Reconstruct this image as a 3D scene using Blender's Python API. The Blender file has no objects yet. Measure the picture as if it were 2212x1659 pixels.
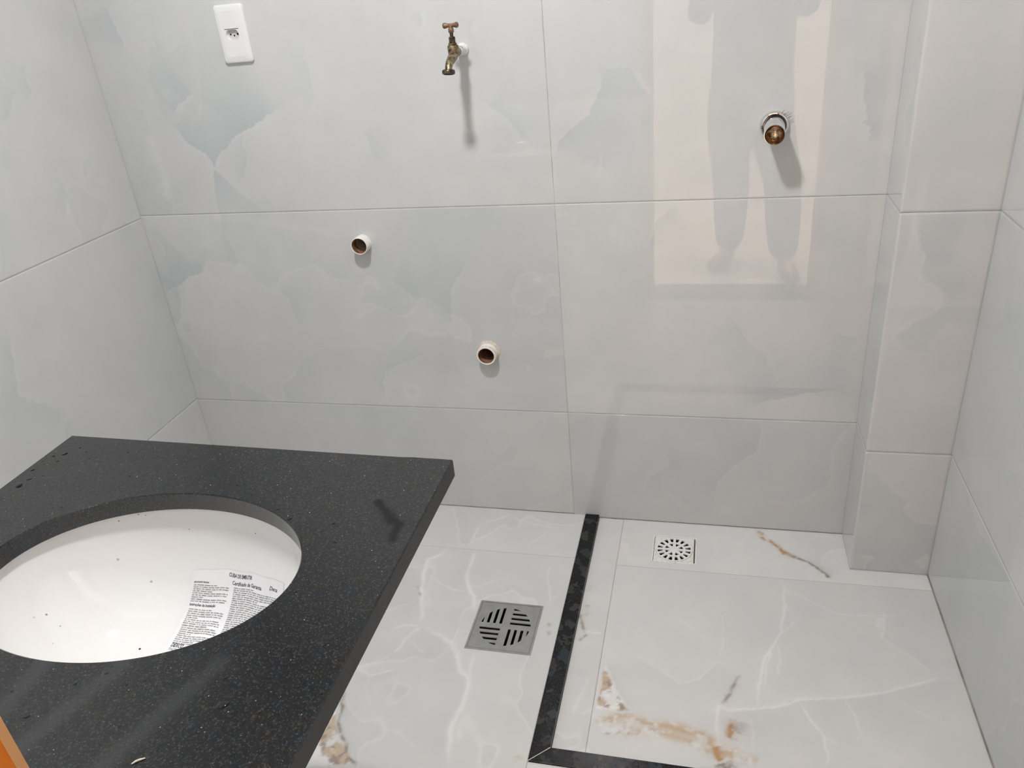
import bpy, bmesh, math, random
import numpy as np
from mathutils import Vector, Matrix, Euler

# ------------------------------------------------------------------ camera, world, lights, exposure
S = bpy.context.scene
COL = S.collection
cam_data = bpy.data.cameras.new('camera')
cam_data.sensor_width = 36.0
cam_data.lens = 36.0 * 1684.53 / 2212.0
cam_data.clip_start = 0.01
cam = bpy.data.objects.new('camera', cam_data)
COL.objects.link(cam)
cam.location = (1.58181, -1.89865, 1.45997)
cam.rotation_euler = (1.092779, 0.08853, 0.227037)
S.camera = cam

world = bpy.data.worlds.new('world')
S.world = world
world.use_nodes = True
world.node_tree.nodes['Background'].inputs[0].default_value = (0.6, 0.7, 0.8, 1)
world.node_tree.nodes['Background'].inputs[1].default_value = 0.0

S.view_settings.view_transform = 'Standard'
S.view_settings.look = 'None'
S.view_settings.exposure = 0.13
S.view_settings.gamma = 1.0
S.view_settings.use_curve_mapping = False

def area_lamp(name, loc, size, watts, color):
    d = bpy.data.lights.new(name, 'AREA')
    d.shape = 'DISK'
    d.size = size
    d.energy = watts
    d.color = color
    o = bpy.data.objects.new(name, d)
    COL.objects.link(o)
    o.location = loc
    return o

LAMP = (1.06, -1.09, 2.56)
HALL_FILLS = ((0.15, -2.12, 2.46), (3.10, -2.12, 2.46))  # unseen pair, added to brighten the far hall wall evenly
area_lamp('bathroom_lamp', LAMP, 0.16, 27.0, (1.0, 0.985, 0.98))
for p in HALL_FILLS: area_lamp('hall_fill', p, 0.70, 100.0, (1.0, 0.84, 0.72))

# ------------------------------------------------------------------ measured marks of the marble (metres)
BACK_EDGES = [([(0.179,1.203),(0.201,1.179),(0.22,1.141),(0.264,1.122),(0.273,1.096),(0.271,1.079),(0.301,1.11),(0.368,1.157),(0.449,1.195),(0.512,1.219)],1,0.2,1.5),
 ([(0.196,1.225),(0.216,1.241),(0.273,1.276)],1,0.13,1.2),
 ([(0.619,1.377),(0.604,1.338),(0.615,1.265),(0.615,1.239),(0.588,1.204)],-1,0.1,0.35),
 ([(0.723,1.154),(0.736,1.127),(0.752,1.082)],1,0.1,0.5),
 ([(1.052,1.204),(1.088,1.177),(1.113,1.151),(1.147,1.113)],1,0.12,0.7),
 ([(0.394,1.159),(0.381,1.092),(0.354,1.04)],-1,0.12,0.5),
 ([(0.401,1.015),(0.418,0.986),(0.437,0.951)],-1,0.1,0.4),
 ([(0.925,1.414),(0.929,1.394),(0.918,1.38)],-1,0.06,0.7),
 ([(0.091,1.49),(0.098,1.453),(0.114,1.402),(0.104,1.392)],-1,0.12,0.8),
 ([(0.166,1.393),(0.198,1.407),(0.205,1.369)],1,0.1,0.3),
 ([(1.329,1.263),(1.328,1.228),(1.303,1.17),(1.256,1.136),(1.223,1.108),(1.213,1.07)],1,0.16,0.9),
 ([(1.329,1.264),(1.398,1.259),(1.409,1.237),(1.439,1.206)],-1,0.1,0.5),
 ([(1.508,0.948),(1.481,0.929),(1.454,0.91),(1.442,0.857),(1.439,0.832)],1,0.08,0.6),
 ([(1.895,1.236),(1.905,1.117),(1.922,1.11),(1.923,1.066)],1,0.05,0.9),
 ([(1.702,0.386),(1.742,0.413),(1.782,0.424),(1.838,0.44),(1.959,0.46)],1,0.12,0.9),
 ([(1.638,0.647),(1.692,0.583),(1.734,0.545),(1.736,0.505)],-1,0.1,0.5),
 ([(1.74,0.354),(1.726,0.25),(1.667,0.206),(1.627,0.148),(1.614,0.086)],-1,0.16,0.9),
 ([(1.483,0.237),(1.492,0.195),(1.437,0.158),(1.408,0.087)],1,0.12,0.6),
 ([(1.951,0.594),(1.912,0.611),(1.889,0.618)],1,0.06,0.6),
 ([(-0.003,0.713),(0.03,0.735),(0.052,0.738),(0.086,0.76),(0.152,0.781),(0.169,0.816)],1,0.16,1.2),
 ([(0.052,0.738),(0.047,0.695),(0.035,0.658),(0.013,0.619)],-1,0.08,0.7),
 ([(0.266,0.89),(0.276,0.838),(0.279,0.809),(0.263,0.791)],-1,0.09,0.5),
 ([(0.379,0.731),(0.404,0.702),(0.417,0.66),(0.425,0.61)],1,0.1,0.6),
 ([(0.731,0.754),(0.778,0.725),(0.803,0.696)],1,0.12,0.8),
 ([(0.963,0.813),(0.929,0.763),(0.903,0.725),(0.895,0.684),(0.893,0.644),(0.867,0.626)],-1,0.14,0.8),
 ([(0.813,0.534),(0.758,0.516),(0.7,0.495),(0.668,0.468),(0.655,0.429),(0.657,0.376)],-1,0.1,0.6),
 ([(0.128,0.413),(0.131,0.371),(0.139,0.353)],-1,0.07,0.5),
 ([(1.056,0.587),(1.079,0.629),(1.087,0.67)],1,0.07,0.3)]
BACK_VEINS = [([(0.115,1.184),(0.111,1.126),(0.115,1.066),(0.113,0.974)],0.03,0.7),
 ([(0.104,1.178),(0.081,1.092)],0.02,0.4),
 ([(0.604,0.636),(0.64,0.667),(0.683,0.678)],0.009,0.5),
 ([(1.165,0.762),(1.189,0.719),(1.201,0.68)],0.006,0.5),
 ([(1.135,0.762),(1.159,0.754)],0.014,0.8),
 ([(1.213,1.07),(1.206,0.969)],0.006,0.5),
 ([(1.51,1.317),(1.541,1.287),(1.639,1.28)],0.01,0.25),
 ([(1.414,1.252),(1.424,1.227),(1.45,1.2)],0.009,0.6),
 ([(1.329,1.076),(1.319,1.033),(1.327,0.965)],0.007,0.4),
 ([(1.483,0.106),(1.517,0.075),(1.537,0.044),(1.563,0.054)],0.012,0.45),
 ([(1.504,0.041),(1.523,0.068)],0.01,0.4),
 ([(0.174,0.947),(0.374,0.929),(0.618,0.891)],0.02,0.3),
 ([(0.245,0.561),(0.298,0.584),(0.33,0.589)],0.02,0.35),
 ([(1.368,0.883),(1.373,0.847),(1.361,0.817)],0.006,0.4),
 ([(1.217,0.892),(1.334,0.895)],0.006,0.35)]
LEFT_EDGES = [([(-0.538,0.853),(-0.565,0.765),(-0.59,0.697),(-0.571,0.664),(-0.554,0.645),(-0.526,0.633),(-0.507,0.603),(-0.47,0.598)],-1,0.14,0.7),
 ([(-0.224,1.385),(-0.236,1.343),(-0.223,1.316)],-1,0.1,0.5),
 ([(-0.243,1.12),(-0.231,1.075),(-0.26,1.026)],-1,0.1,0.5),
 ([(-0.342,1.266),(-0.304,1.307),(-0.277,1.33)],1,0.12,0.5),
 ([(-0.077,0.958),(-0.054,0.943),(-0.043,0.924)],-1,0.05,0.5),
 ([(-0.509,0.504),(-0.506,0.543),(-0.477,0.568)],-1,0.07,0.5),
 ([(-0.434,0.881),(-0.476,0.826),(-0.511,0.787)],1,0.12,0.2)]
LEFT_VEINS = [([(-0.235,1.067),(-0.26,1.026)],0.01,0.5),
 ([(-0.043,1.452),(-0.079,1.369)],0.02,0.3)]
RIGHT_EDGES = [([(-0.277,0.351),(-0.399,0.33),(-0.489,0.342),(-0.568,0.365),(-0.635,0.356)],1,0.14,0.6),
 ([(-0.518,0.575),(-0.492,0.541),(-0.46,0.503)],-1,0.08,0.4)]
FLOOR_EDGES = [([(1.419,-0.516),(1.492,-0.559),(1.547,-0.595),(1.589,-0.575),(1.627,-0.512)],-1,0.1,0.5),
 ([(0.946,-0.202),(0.951,-0.267),(0.955,-0.313),(0.967,-0.356),(0.995,-0.391)],-1,0.06,0.6),
 ([(0.771,-0.671),(0.812,-0.688),(0.84,-0.674),(0.873,-0.663)],-1,0.08,0.5),
 ([(2.03,-0.289),(2.03,-0.319),(2.008,-0.385),(2.081,-0.459),(2.104,-0.493)],1,0.1,0.4),
 ([(1.808,-0.609),(1.826,-0.65),(1.847,-0.69),(1.845,-0.721)],-1,0.1,0.4),
 ([(0.93,-0.082),(0.923,-0.13),(0.926,-0.186)],-1,0.05,0.7),
 ([(0.886,-0.513),(0.942,-0.539),(0.98,-0.562),(1.002,-0.585),(1.026,-0.637),(1.055,-0.663),(1.06,-0.696),(1.062,-0.733),(1.055,-0.783),(1.057,-0.813),(1.071,-0.875),(1.082,-0.896)],-1,0.17,1.0),
 ([(0.856,-0.203),(0.852,-0.228),(0.822,-0.261),(0.826,-0.302),(0.834,-0.336),(0.837,-0.373),(0.859,-0.434),(0.878,-0.491)],-1,0.09,0.8),
 ([(1.609,-0.673),(1.631,-0.647),(1.654,-0.655),(1.762,-0.627),(1.809,-0.6),(1.903,-0.582),(1.99,-0.552),(2.098,-0.504),(2.148,-0.49)],-1,0.14,0.8),
 ([(1.845,-0.119),(1.865,-0.134),(1.904,-0.172),(1.918,-0.191)],1,0.03,1.6),
 ([(1.372,-0.806),(1.353,-0.792),(1.338,-0.809)],-1,0.05,0.5),
 ([(1.266,-0.594),(1.301,-0.603),(1.334,-0.605)],1,0.05,0.4),
 ([(1.445,-0.693),(1.405,-0.628),(1.373,-0.564)],-1,0.06,0.8),
 ([(0.765,-0.735),(0.785,-0.789),(0.788,-0.824),(0.823,-0.867),(0.858,-0.909),(0.885,-0.929)],1,0.03,0.9)]
FLOOR_VEINS = [([(0.93,-0.082),(0.923,-0.13),(0.926,-0.186)],0.006,0.8),
 ([(0.93,-0.082),(0.974,-0.054),(1.013,-0.024)],0.006,0.7),
 ([(1.019,-0.024),(1.045,-0.051),(1.129,-0.069),(1.177,-0.07)],0.005,0.6),
 ([(1.147,-0.089),(1.098,-0.155),(1.093,-0.179)],0.004,0.6),
 ([(0.946,-0.202),(0.951,-0.267),(0.955,-0.313),(0.967,-0.356),(0.995,-0.391),(1.009,-0.45)],0.012,1.1),
 ([(0.856,-0.203),(0.852,-0.228),(0.822,-0.261),(0.826,-0.302),(0.834,-0.336),(0.837,-0.373),(0.859,-0.434),(0.878,-0.491),(0.886,-0.513)],0.013,1.1),
 ([(0.85,-0.326),(0.891,-0.353),(0.924,-0.369),(0.968,-0.376)],0.006,0.7),
 ([(0.967,-0.356),(1.005,-0.346),(1.051,-0.308)],0.006,0.7),
 ([(0.886,-0.513),(0.865,-0.557),(0.851,-0.602),(0.843,-0.614)],0.009,0.8),
 ([(0.843,-0.614),(0.793,-0.663),(0.761,-0.675)],0.01,0.4),
 ([(0.886,-0.513),(0.942,-0.539),(0.98,-0.562),(1.002,-0.585),(1.026,-0.637),(1.055,-0.663),(1.06,-0.696),(1.062,-0.733),(1.055,-0.783),(1.057,-0.813),(1.071,-0.875),(1.082,-0.896)],0.013,1.0),
 ([(1.045,-0.589),(1.049,-0.63),(1.062,-0.662)],0.008,0.7),
 ([(1.081,-0.829),(1.078,-0.782),(1.092,-0.754)],0.014,0.5),
 ([(0.771,-0.671),(0.812,-0.688),(0.84,-0.674),(0.873,-0.663)],0.006,0.7),
 ([(0.812,-0.688),(0.822,-0.732),(0.857,-0.778)],0.005,0.3),
 ([(0.812,-0.535),(0.845,-0.516),(0.886,-0.513)],0.006,0.7),
 ([(0.881,-0.565),(0.928,-0.602)],0.005,0.6),
 ([(1.175,-0.239),(1.181,-0.305),(1.202,-0.37),(1.205,-0.399)],0.006,0.7),
 ([(1.202,-0.37),(1.233,-0.342)],0.005,0.5),
 ([(0.997,-0.866),(0.94,-0.828),(0.893,-0.823)],0.005,0.35),
 ([(0.937,-0.834),(0.948,-0.814)],0.006,0.4),
 ([(1.793,-0.203),(1.8,-0.25),(1.793,-0.314),(1.778,-0.382),(1.781,-0.403),(1.759,-0.447),(1.738,-0.491),(1.726,-0.543),(1.719,-0.593),(1.713,-0.646)],0.007,1.0),
 ([(1.827,-0.215),(1.803,-0.25),(1.904,-0.314),(1.951,-0.322),(2.016,-0.313),(2.099,-0.305)],0.004,0.6),
 ([(1.815,-0.355),(1.781,-0.409)],0.005,0.8),
 ([(1.793,-0.314),(1.816,-0.348),(1.831,-0.346)],0.003,0.5),
 ([(1.769,-0.44),(1.77,-0.479),(1.759,-0.545)],0.005,0.7),
 ([(1.752,-0.466),(1.738,-0.524),(1.731,-0.579)],0.004,0.8),
 ([(1.609,-0.673),(1.631,-0.647),(1.654,-0.655),(1.762,-0.627),(1.809,-0.6),(1.903,-0.582),(1.99,-0.552),(2.098,-0.504),(2.148,-0.49)],0.006,1.0),
 ([(1.631,-0.641),(1.629,-0.692),(1.634,-0.75)],0.007,1.0),
 ([(1.808,-0.609),(1.826,-0.65),(1.847,-0.69),(1.845,-0.721),(1.849,-0.741),(1.839,-0.762)],0.006,0.9),
 ([(1.847,-0.69),(1.874,-0.706)],0.004,0.6),
 ([(1.902,-0.588),(1.918,-0.625),(1.923,-0.672),(1.912,-0.696)],0.005,0.6),
 ([(2.03,-0.289),(2.03,-0.319),(2.008,-0.385),(2.081,-0.459),(2.104,-0.493)],0.004,0.6),
 ([(2.004,-0.355),(2.024,-0.321)],0.014,0.7),
 ([(2.0,-0.562),(2.037,-0.59),(2.104,-0.623)],0.004,0.4),
 ([(1.419,-0.516),(1.492,-0.559),(1.547,-0.595),(1.589,-0.575),(1.627,-0.512),(1.679,-0.537)],0.004,0.5),
 ([(1.642,-0.357),(1.641,-0.444),(1.632,-0.505)],0.005,0.4),
 ([(1.606,-0.259),(1.735,-0.264),(1.792,-0.262)],0.004,0.35),
 ([(1.461,-0.43),(1.528,-0.389),(1.64,-0.482)],0.01,0.25),
 ([(1.308,-0.472),(1.349,-0.467)],0.005,1.0),
 ([(1.702,-0.66),(1.699,-0.753)],0.005,0.4),
 ([(1.748,0.037),(1.706,-0.054),(1.68,-0.088)],0.02,0.45),
 ([(1.617,-0.043),(1.63,-0.144)],0.015,0.3),
 ([(1.337,-0.604),(1.327,-0.667),(1.314,-0.72)],0.01,0.5),
 ([(1.329,-0.717),(1.362,-0.693)],0.007,0.5),
 ([(1.345,-0.819),(1.366,-0.795)],0.02,0.7),
 ([(1.978,-0.042),(1.921,-0.008)],0.006,0.4),
 ([(1.821,-0.02),(1.953,-0.142),(1.981,-0.186)],0.005,0.4),
 ([(2.064,-0.156),(2.082,-0.18)],0.006,0.4),
 ([(1.366,-0.051),(1.367,-0.135),(1.406,-0.201)],0.01,0.3),
 ([(1.317,-0.099),(1.434,-0.064)],0.01,0.2)]
FLOOR_STAINS = [([(1.742,-0.01),(1.761,-0.046),(1.788,-0.071),(1.808,-0.101),(1.845,-0.119)],0.006,1.0,1),
 ([(1.815,-0.106),(1.845,-0.119),(1.865,-0.134),(1.904,-0.172),(1.918,-0.191)],0.004,1.0,2),
 ([(1.679,-0.55),(1.66,-0.602),(1.636,-0.64)],0.005,0.55,2),
 ([(1.667,-0.675),(1.658,-0.699),(1.653,-0.731)],0.009,0.7,1),
 ([(1.673,-0.679),(1.669,-0.713)],0.02,0.3,2),
 ([(1.374,-0.732),(1.414,-0.714),(1.465,-0.712),(1.511,-0.716),(1.556,-0.72),(1.6,-0.729),(1.627,-0.751),(1.639,-0.76),(1.687,-0.762)],0.012,0.65,0),
 ([(1.416,-0.753),(1.484,-0.736),(1.539,-0.739),(1.601,-0.756),(1.631,-0.771)],0.01,0.5,0),
 ([(1.624,-0.748),(1.631,-0.771),(1.638,-0.779)],0.008,0.8,1),
 ([(1.636,-0.785),(1.645,-0.804)],0.03,0.6,2),
 ([(1.652,-0.761),(1.712,-0.773)],0.014,0.35,0),
 ([(1.301,-0.299),(1.292,-0.325)],0.007,0.4,2),
 ([(1.298,-0.37),(1.3,-0.412)],0.006,0.3,2),
 ([(1.282,-0.406),(1.298,-0.453),(1.307,-0.477),(1.298,-0.5)],0.004,0.6,2),
 ([(1.276,-0.265),(1.272,-0.424),(1.278,-0.533),(1.28,-0.647)],0.004,0.25,1),
 ([(0.765,-0.735),(0.785,-0.789),(0.788,-0.824),(0.823,-0.867),(0.858,-0.909),(0.885,-0.929)],0.004,0.75,2),
 ([(0.828,-0.363),(0.85,-0.412)],0.003,0.5,2),
 ([(1.213,-0.457),(1.217,-0.472)],0.004,0.35,2),
 ([(1.216,-0.484),(1.222,-0.498)],0.004,0.35,2),
 ([(1.219,-0.844),(1.226,-0.857)],0.01,0.3,0),
 ([(1.37,-0.093),(1.389,-0.153)],0.015,0.15,0),
 ([(1.315,-0.192),(1.406,-0.202)],0.008,0.12,0)]
FLOOR_PATCHES = [([(1.366,-0.557),(1.405,-0.628),(1.445,-0.693),(1.361,-0.706),(1.36,-0.616)],1.0),
 ([(1.349,-0.708),(1.445,-0.693),(1.482,-0.718),(1.562,-0.73),(1.387,-0.763)],0.6),
 ([(0.765,-0.752),(0.788,-0.824),(0.823,-0.867),(0.885,-0.929),(0.71,-0.957),(0.749,-0.833)],0.9)]


# ------------------------------------------------------------------ helpers
def link(o, parent=None):
    COL.objects.link(o)
    if parent is not None:
        o.parent = parent
    return o

def mesh_obj(name, verts, faces, mat=None, parent=None, smooth=False):
    me = bpy.data.meshes.new(name)
    me.from_pydata([tuple(v) for v in verts], [], [tuple(f) for f in faces])
    me.update()
    if smooth:
        me.polygons.foreach_set('use_smooth', [True] * len(me.polygons))
    if mat is not None:
        me.materials.append(mat)
    return link(bpy.data.objects.new(name, me), parent)

def empty(name, loc=(0, 0, 0), parent=None):
    o = bpy.data.objects.new(name, None)
    o.empty_display_size = 0.05
    link(o, parent)
    o.location = loc
    return o

def tag(o, label=None, cat=None, group=None, kind=None):
    if label: o['label'] = label
    if cat: o['category'] = cat
    if group: o['group'] = group
    if kind: o['kind'] = kind
    return o

def keep(o, parent):
    """parent o without moving it"""
    o.parent = parent
    o.matrix_parent_inverse = Matrix.Translation(parent.location).inverted()
    return o

class MB:
    """collects simple solids into one mesh"""
    def __init__(s):
        s.v, s.f = [], []
    def add(s, vs, fs, m=None):
        n = len(s.v)
        s.v += [tuple(m @ Vector(v)) if m else tuple(v) for v in vs]
        s.f += [tuple(i + n for i in f) for f in fs]
        return s
    def box(s, a, b, m=None):
        x0, y0, z0 = a; x1, y1, z1 = b
        vs = [(x0,y0,z0),(x1,y0,z0),(x1,y1,z0),(x0,y1,z0),(x0,y0,z1),(x1,y0,z1),(x1,y1,z1),(x0,y1,z1)]
        fs = [(0,3,2,1),(4,5,6,7),(0,1,5,4),(1,2,6,5),(2,3,7,6),(3,0,4,7)]
        return s.add(vs, fs, m)
    def lathe(s, prof, m=None, n=32, close=False):
        """prof: (radius, height) pairs turned about z; radius 0 closes with a cap"""
        vs, rings = [], []
        for r, h in prof:
            if r < 1e-6:
                rings.append([len(vs)]); vs.append((0, 0, h))
            else:
                rings.append(list(range(len(vs), len(vs) + n)))
                vs += [(r*math.cos(2*math.pi*k/n), r*math.sin(2*math.pi*k/n), h) for k in range(n)]
        fs = []
        pairs = list(zip(rings[:-1], rings[1:]))
        if close: pairs.append((rings[-1], rings[0]))
        for A, B in pairs:
            for k in range(n):
                k2 = (k+1) % n
                if len(A) == 1 and len(B) == 1: continue
                if len(A) == 1: fs.append((A[0], B[k2], B[k]))
                elif len(B) == 1: fs.append((A[k], A[k2], B[0]))
                else: fs.append((A[k], A[k2], B[k2], B[k]))
        return s.add(vs, fs, m)
    def tube(s, pts, radii, n=20, caps=True):
        pts = [Vector(p) for p in pts]
        vs, rings = [], []
        up = None
        for i, p in enumerate(pts):
            t = (pts[min(i+1, len(pts)-1)] - pts[max(i-1, 0)]).normalized()
            if up is None:
                up = Vector((1, 0, 0)) if abs(t.x) < 0.9 else Vector((0, 0, 1))
            a = (up - t * up.dot(t)).normalized(); b = t.cross(a); up = a
            r = radii[i] if hasattr(radii, '__len__') else radii
            rings.append(list(range(len(vs), len(vs)+n)))
            vs += [tuple(p + a*r*math.cos(2*math.pi*k/n) + b*r*math.sin(2*math.pi*k/n)) for k in range(n)]
        fs = []
        for A, B in zip(rings[:-1], rings[1:]):
            fs += [(A[k], A[(k+1) % n], B[(k+1) % n], B[k]) for k in range(n)]
        if caps:
            fs.append(tuple(reversed(rings[0]))); fs.append(tuple(rings[-1]))
        return s.add(vs, fs)
    def build(s, name, mat, parent=None, smooth=False, bevel=0.0, angle=40):
        o = mesh_obj(name, s.v, s.f, mat, parent)
        me = o.data
        if bevel or smooth:
            bm = bmesh.new(); bm.from_mesh(me)
            if bevel:
                es = [e for e in bm.edges if len(e.link_faces) == 2 and e.calc_face_angle(0) > 0.5]
                bmesh.ops.bevel(bm, geom=es, offset=bevel, segments=2, affect='EDGES', profile=0.6)
            if smooth:
                for f in bm.faces: f.smooth = True
                for e in bm.edges:
                    if len(e.link_faces) == 2 and e.calc_face_angle(0) > math.radians(angle): e.smooth = False
            bm.to_mesh(me); bm.free()
        return o

def curve_mesh(loops, thick):
    """filled flat shape with holes, in xy, from z=-thick to z=0: returns verts, faces"""
    cu = bpy.data.curves.new('outline', 'CURVE')
    cu.dimensions = '2D'; cu.fill_mode = 'BOTH'; cu.extrude = thick / 2
    for lp in loops:
        sp = cu.splines.new('POLY')
        sp.points.add(len(lp) - 1)
        for p, (x, y) in zip(sp.points, lp): p.co = (x, y, 0, 1)
        sp.use_cyclic_u = True
    o = bpy.data.objects.new('outline', cu); COL.objects.link(o)
    dg = bpy.context.evaluated_depsgraph_get(); dg.update()
    me = bpy.data.meshes.new_from_object(o.evaluated_get(dg))
    bm = bmesh.new(); bm.from_mesh(me)
    bmesh.ops.remove_doubles(bm, verts=bm.verts, dist=1e-6)
    bmesh.ops.recalc_face_normals(bm, faces=bm.faces)
    bm.verts.index_update()
    vs = [(v.co.x, v.co.y, v.co.z - thick/2) for v in bm.verts]
    fs = [tuple(v.index for v in f.verts) for f in bm.faces]
    bm.free()
    bpy.data.objects.remove(o); bpy.data.curves.remove(cu); bpy.data.meshes.remove(me)
    return vs, fs

def circle(cx, cy, r, n=40):
    return [(cx + r*math.cos(2*math.pi*k/n), cy + r*math.sin(2*math.pi*k/n)) for k in range(n)]
def rect(x0, y0, x1, y1):
    return [(x0, y0), (x1, y0), (x1, y1), (x0, y1)]

# ------------------------------------------------------------------ materials (node based)
def new_mat(name):
    m = bpy.data.materials.new(name); m.use_nodes = True
    nt = m.node_tree
    return m, nt, nt.nodes, nt.links, nt.nodes['Principled BSDF']

def ramp(N, stops):
    r = N.new('ShaderNodeValToRGB')
    el = r.color_ramp.elements
    while len(el) < len(stops): el.new(0.5)
    for e, (p, c) in zip(el, stops):
        e.position = p; e.color = (*c, 1) if len(c) == 3 else c
    return r

def simple(name, c1, c2=None, scale=20.0, rough=0.4, metal=0.0, bump=0.0, bscale=80.0, detail=4.0, ior=1.45, spread=(0.35, 0.65), coords='Object'):
    """two-tone noise material"""
    m, nt, N, L, B = new_mat(name)
    tc = N.new('ShaderNodeTexCoord')
    nz = N.new('ShaderNodeTexNoise')
    nz.inputs['Scale'].default_value = scale; nz.inputs['Detail'].default_value = detail
    L.new(tc.outputs[coords], nz.inputs['Vector'])
    r = ramp(N, [(spread[0], c1), (spread[1], c2 or c1)])
    L.new(nz.outputs['Fac'], r.inputs[0]); L.new(r.outputs[0], B.inputs['Base Color'])
    B.inputs['Roughness'].default_value = rough; B.inputs['Metallic'].default_value = metal
    B.inputs['IOR'].default_value = ior
    if bump:
        nb = N.new('ShaderNodeTexNoise'); nb.inputs['Scale'].default_value = bscale
        L.new(tc.outputs[coords], nb.inputs['Vector'])
        bp = N.new('ShaderNodeBump'); bp.inputs['Strength'].default_value = bump; bp.inputs['Distance'].default_value = 0.002
        L.new(nb.outputs['Fac'], bp.inputs['Height']); L.new(bp.outputs[0], B.inputs['Normal'])
    return m

def marble(name, rough, ior):
    """polished onyx porcelain: the printed figure comes from the mesh attribute, a fine mottling from noise"""
    m, nt, N, L, B = new_mat(name)
    at = N.new('ShaderNodeAttribute'); at.attribute_name = 'figure'
    geo = N.new('ShaderNodeNewGeometry')
    nz = N.new('ShaderNodeTexNoise'); nz.inputs['Scale'].default_value = 9.0; nz.inputs['Detail'].default_value = 5.0
    L.new(geo.outputs['Position'], nz.inputs['Vector'])
    r = ramp(N, [(0.30, (0.965, 0.972, 0.972)), (0.70, (1.03, 1.025, 1.02))])
    L.new(nz.outputs['Fac'], r.inputs[0])
    mx = N.new('ShaderNodeMix'); mx.data_type = 'RGBA'; mx.blend_type = 'MULTIPLY'; mx.inputs[0].default_value = 1.0
    L.new(at.outputs['Color'], mx.inputs[6]); L.new(r.outputs[0], mx.inputs[7])
    L.new(mx.outputs[2], B.inputs['Base Color'])
    B.inputs['Roughness'].default_value = rough; B.inputs['IOR'].default_value = ior
    return m

def segment_mask(N, L, vec, segs):
    """soft mask around line segments in xy: node chain, max of all"""
    out = None
    for (ax, ay), (bx, by), w in segs:
        ba = Vector((bx-ax, by-ay, 0)); q = ba.dot(ba)
        s1 = N.new('ShaderNodeVectorMath'); s1.operation = 'SUBTRACT'; L.new(vec, s1.inputs[0]); s1.inputs[1].default_value = (ax, ay, 0)
        d1 = N.new('ShaderNodeVectorMath'); d1.operation = 'DOT_PRODUCT'; L.new(s1.outputs[0], d1.inputs[0]); d1.inputs[1].default_value = ba / q
        cl = N.new('ShaderNodeClamp'); L.new(d1.outputs['Value'], cl.inputs[0])
        sc = N.new('ShaderNodeVectorMath'); sc.operation = 'SCALE'; sc.inputs[0].default_value = ba; L.new(cl.outputs[0], sc.inputs['Scale'])
        s2 = N.new('ShaderNodeVectorMath'); s2.operation = 'SUBTRACT'; L.new(s1.outputs[0], s2.inputs[0]); L.new(sc.outputs[0], s2.inputs[1])
        ln = N.new('ShaderNodeVectorMath'); ln.operation = 'LENGTH'; L.new(s2.outputs[0], ln.inputs[0])
        mr = N.new('ShaderNodeMapRange'); mr.interpolation_type = 'SMOOTHSTEP'
        mr.inputs['From Min'].default_value = w*1.15; mr.inputs['From Max'].default_value = w * 0.15
        L.new(ln.outputs['Value'], mr.inputs['Value'])
        if out is None: out = mr.outputs[0]
        else:
            mm = N.new('ShaderNodeMath'); mm.operation = 'MAXIMUM'; L.new(out, mm.inputs[0]); L.new(mr.outputs[0], mm.inputs[1]); out = mm.outputs[0]
    return out

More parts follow.
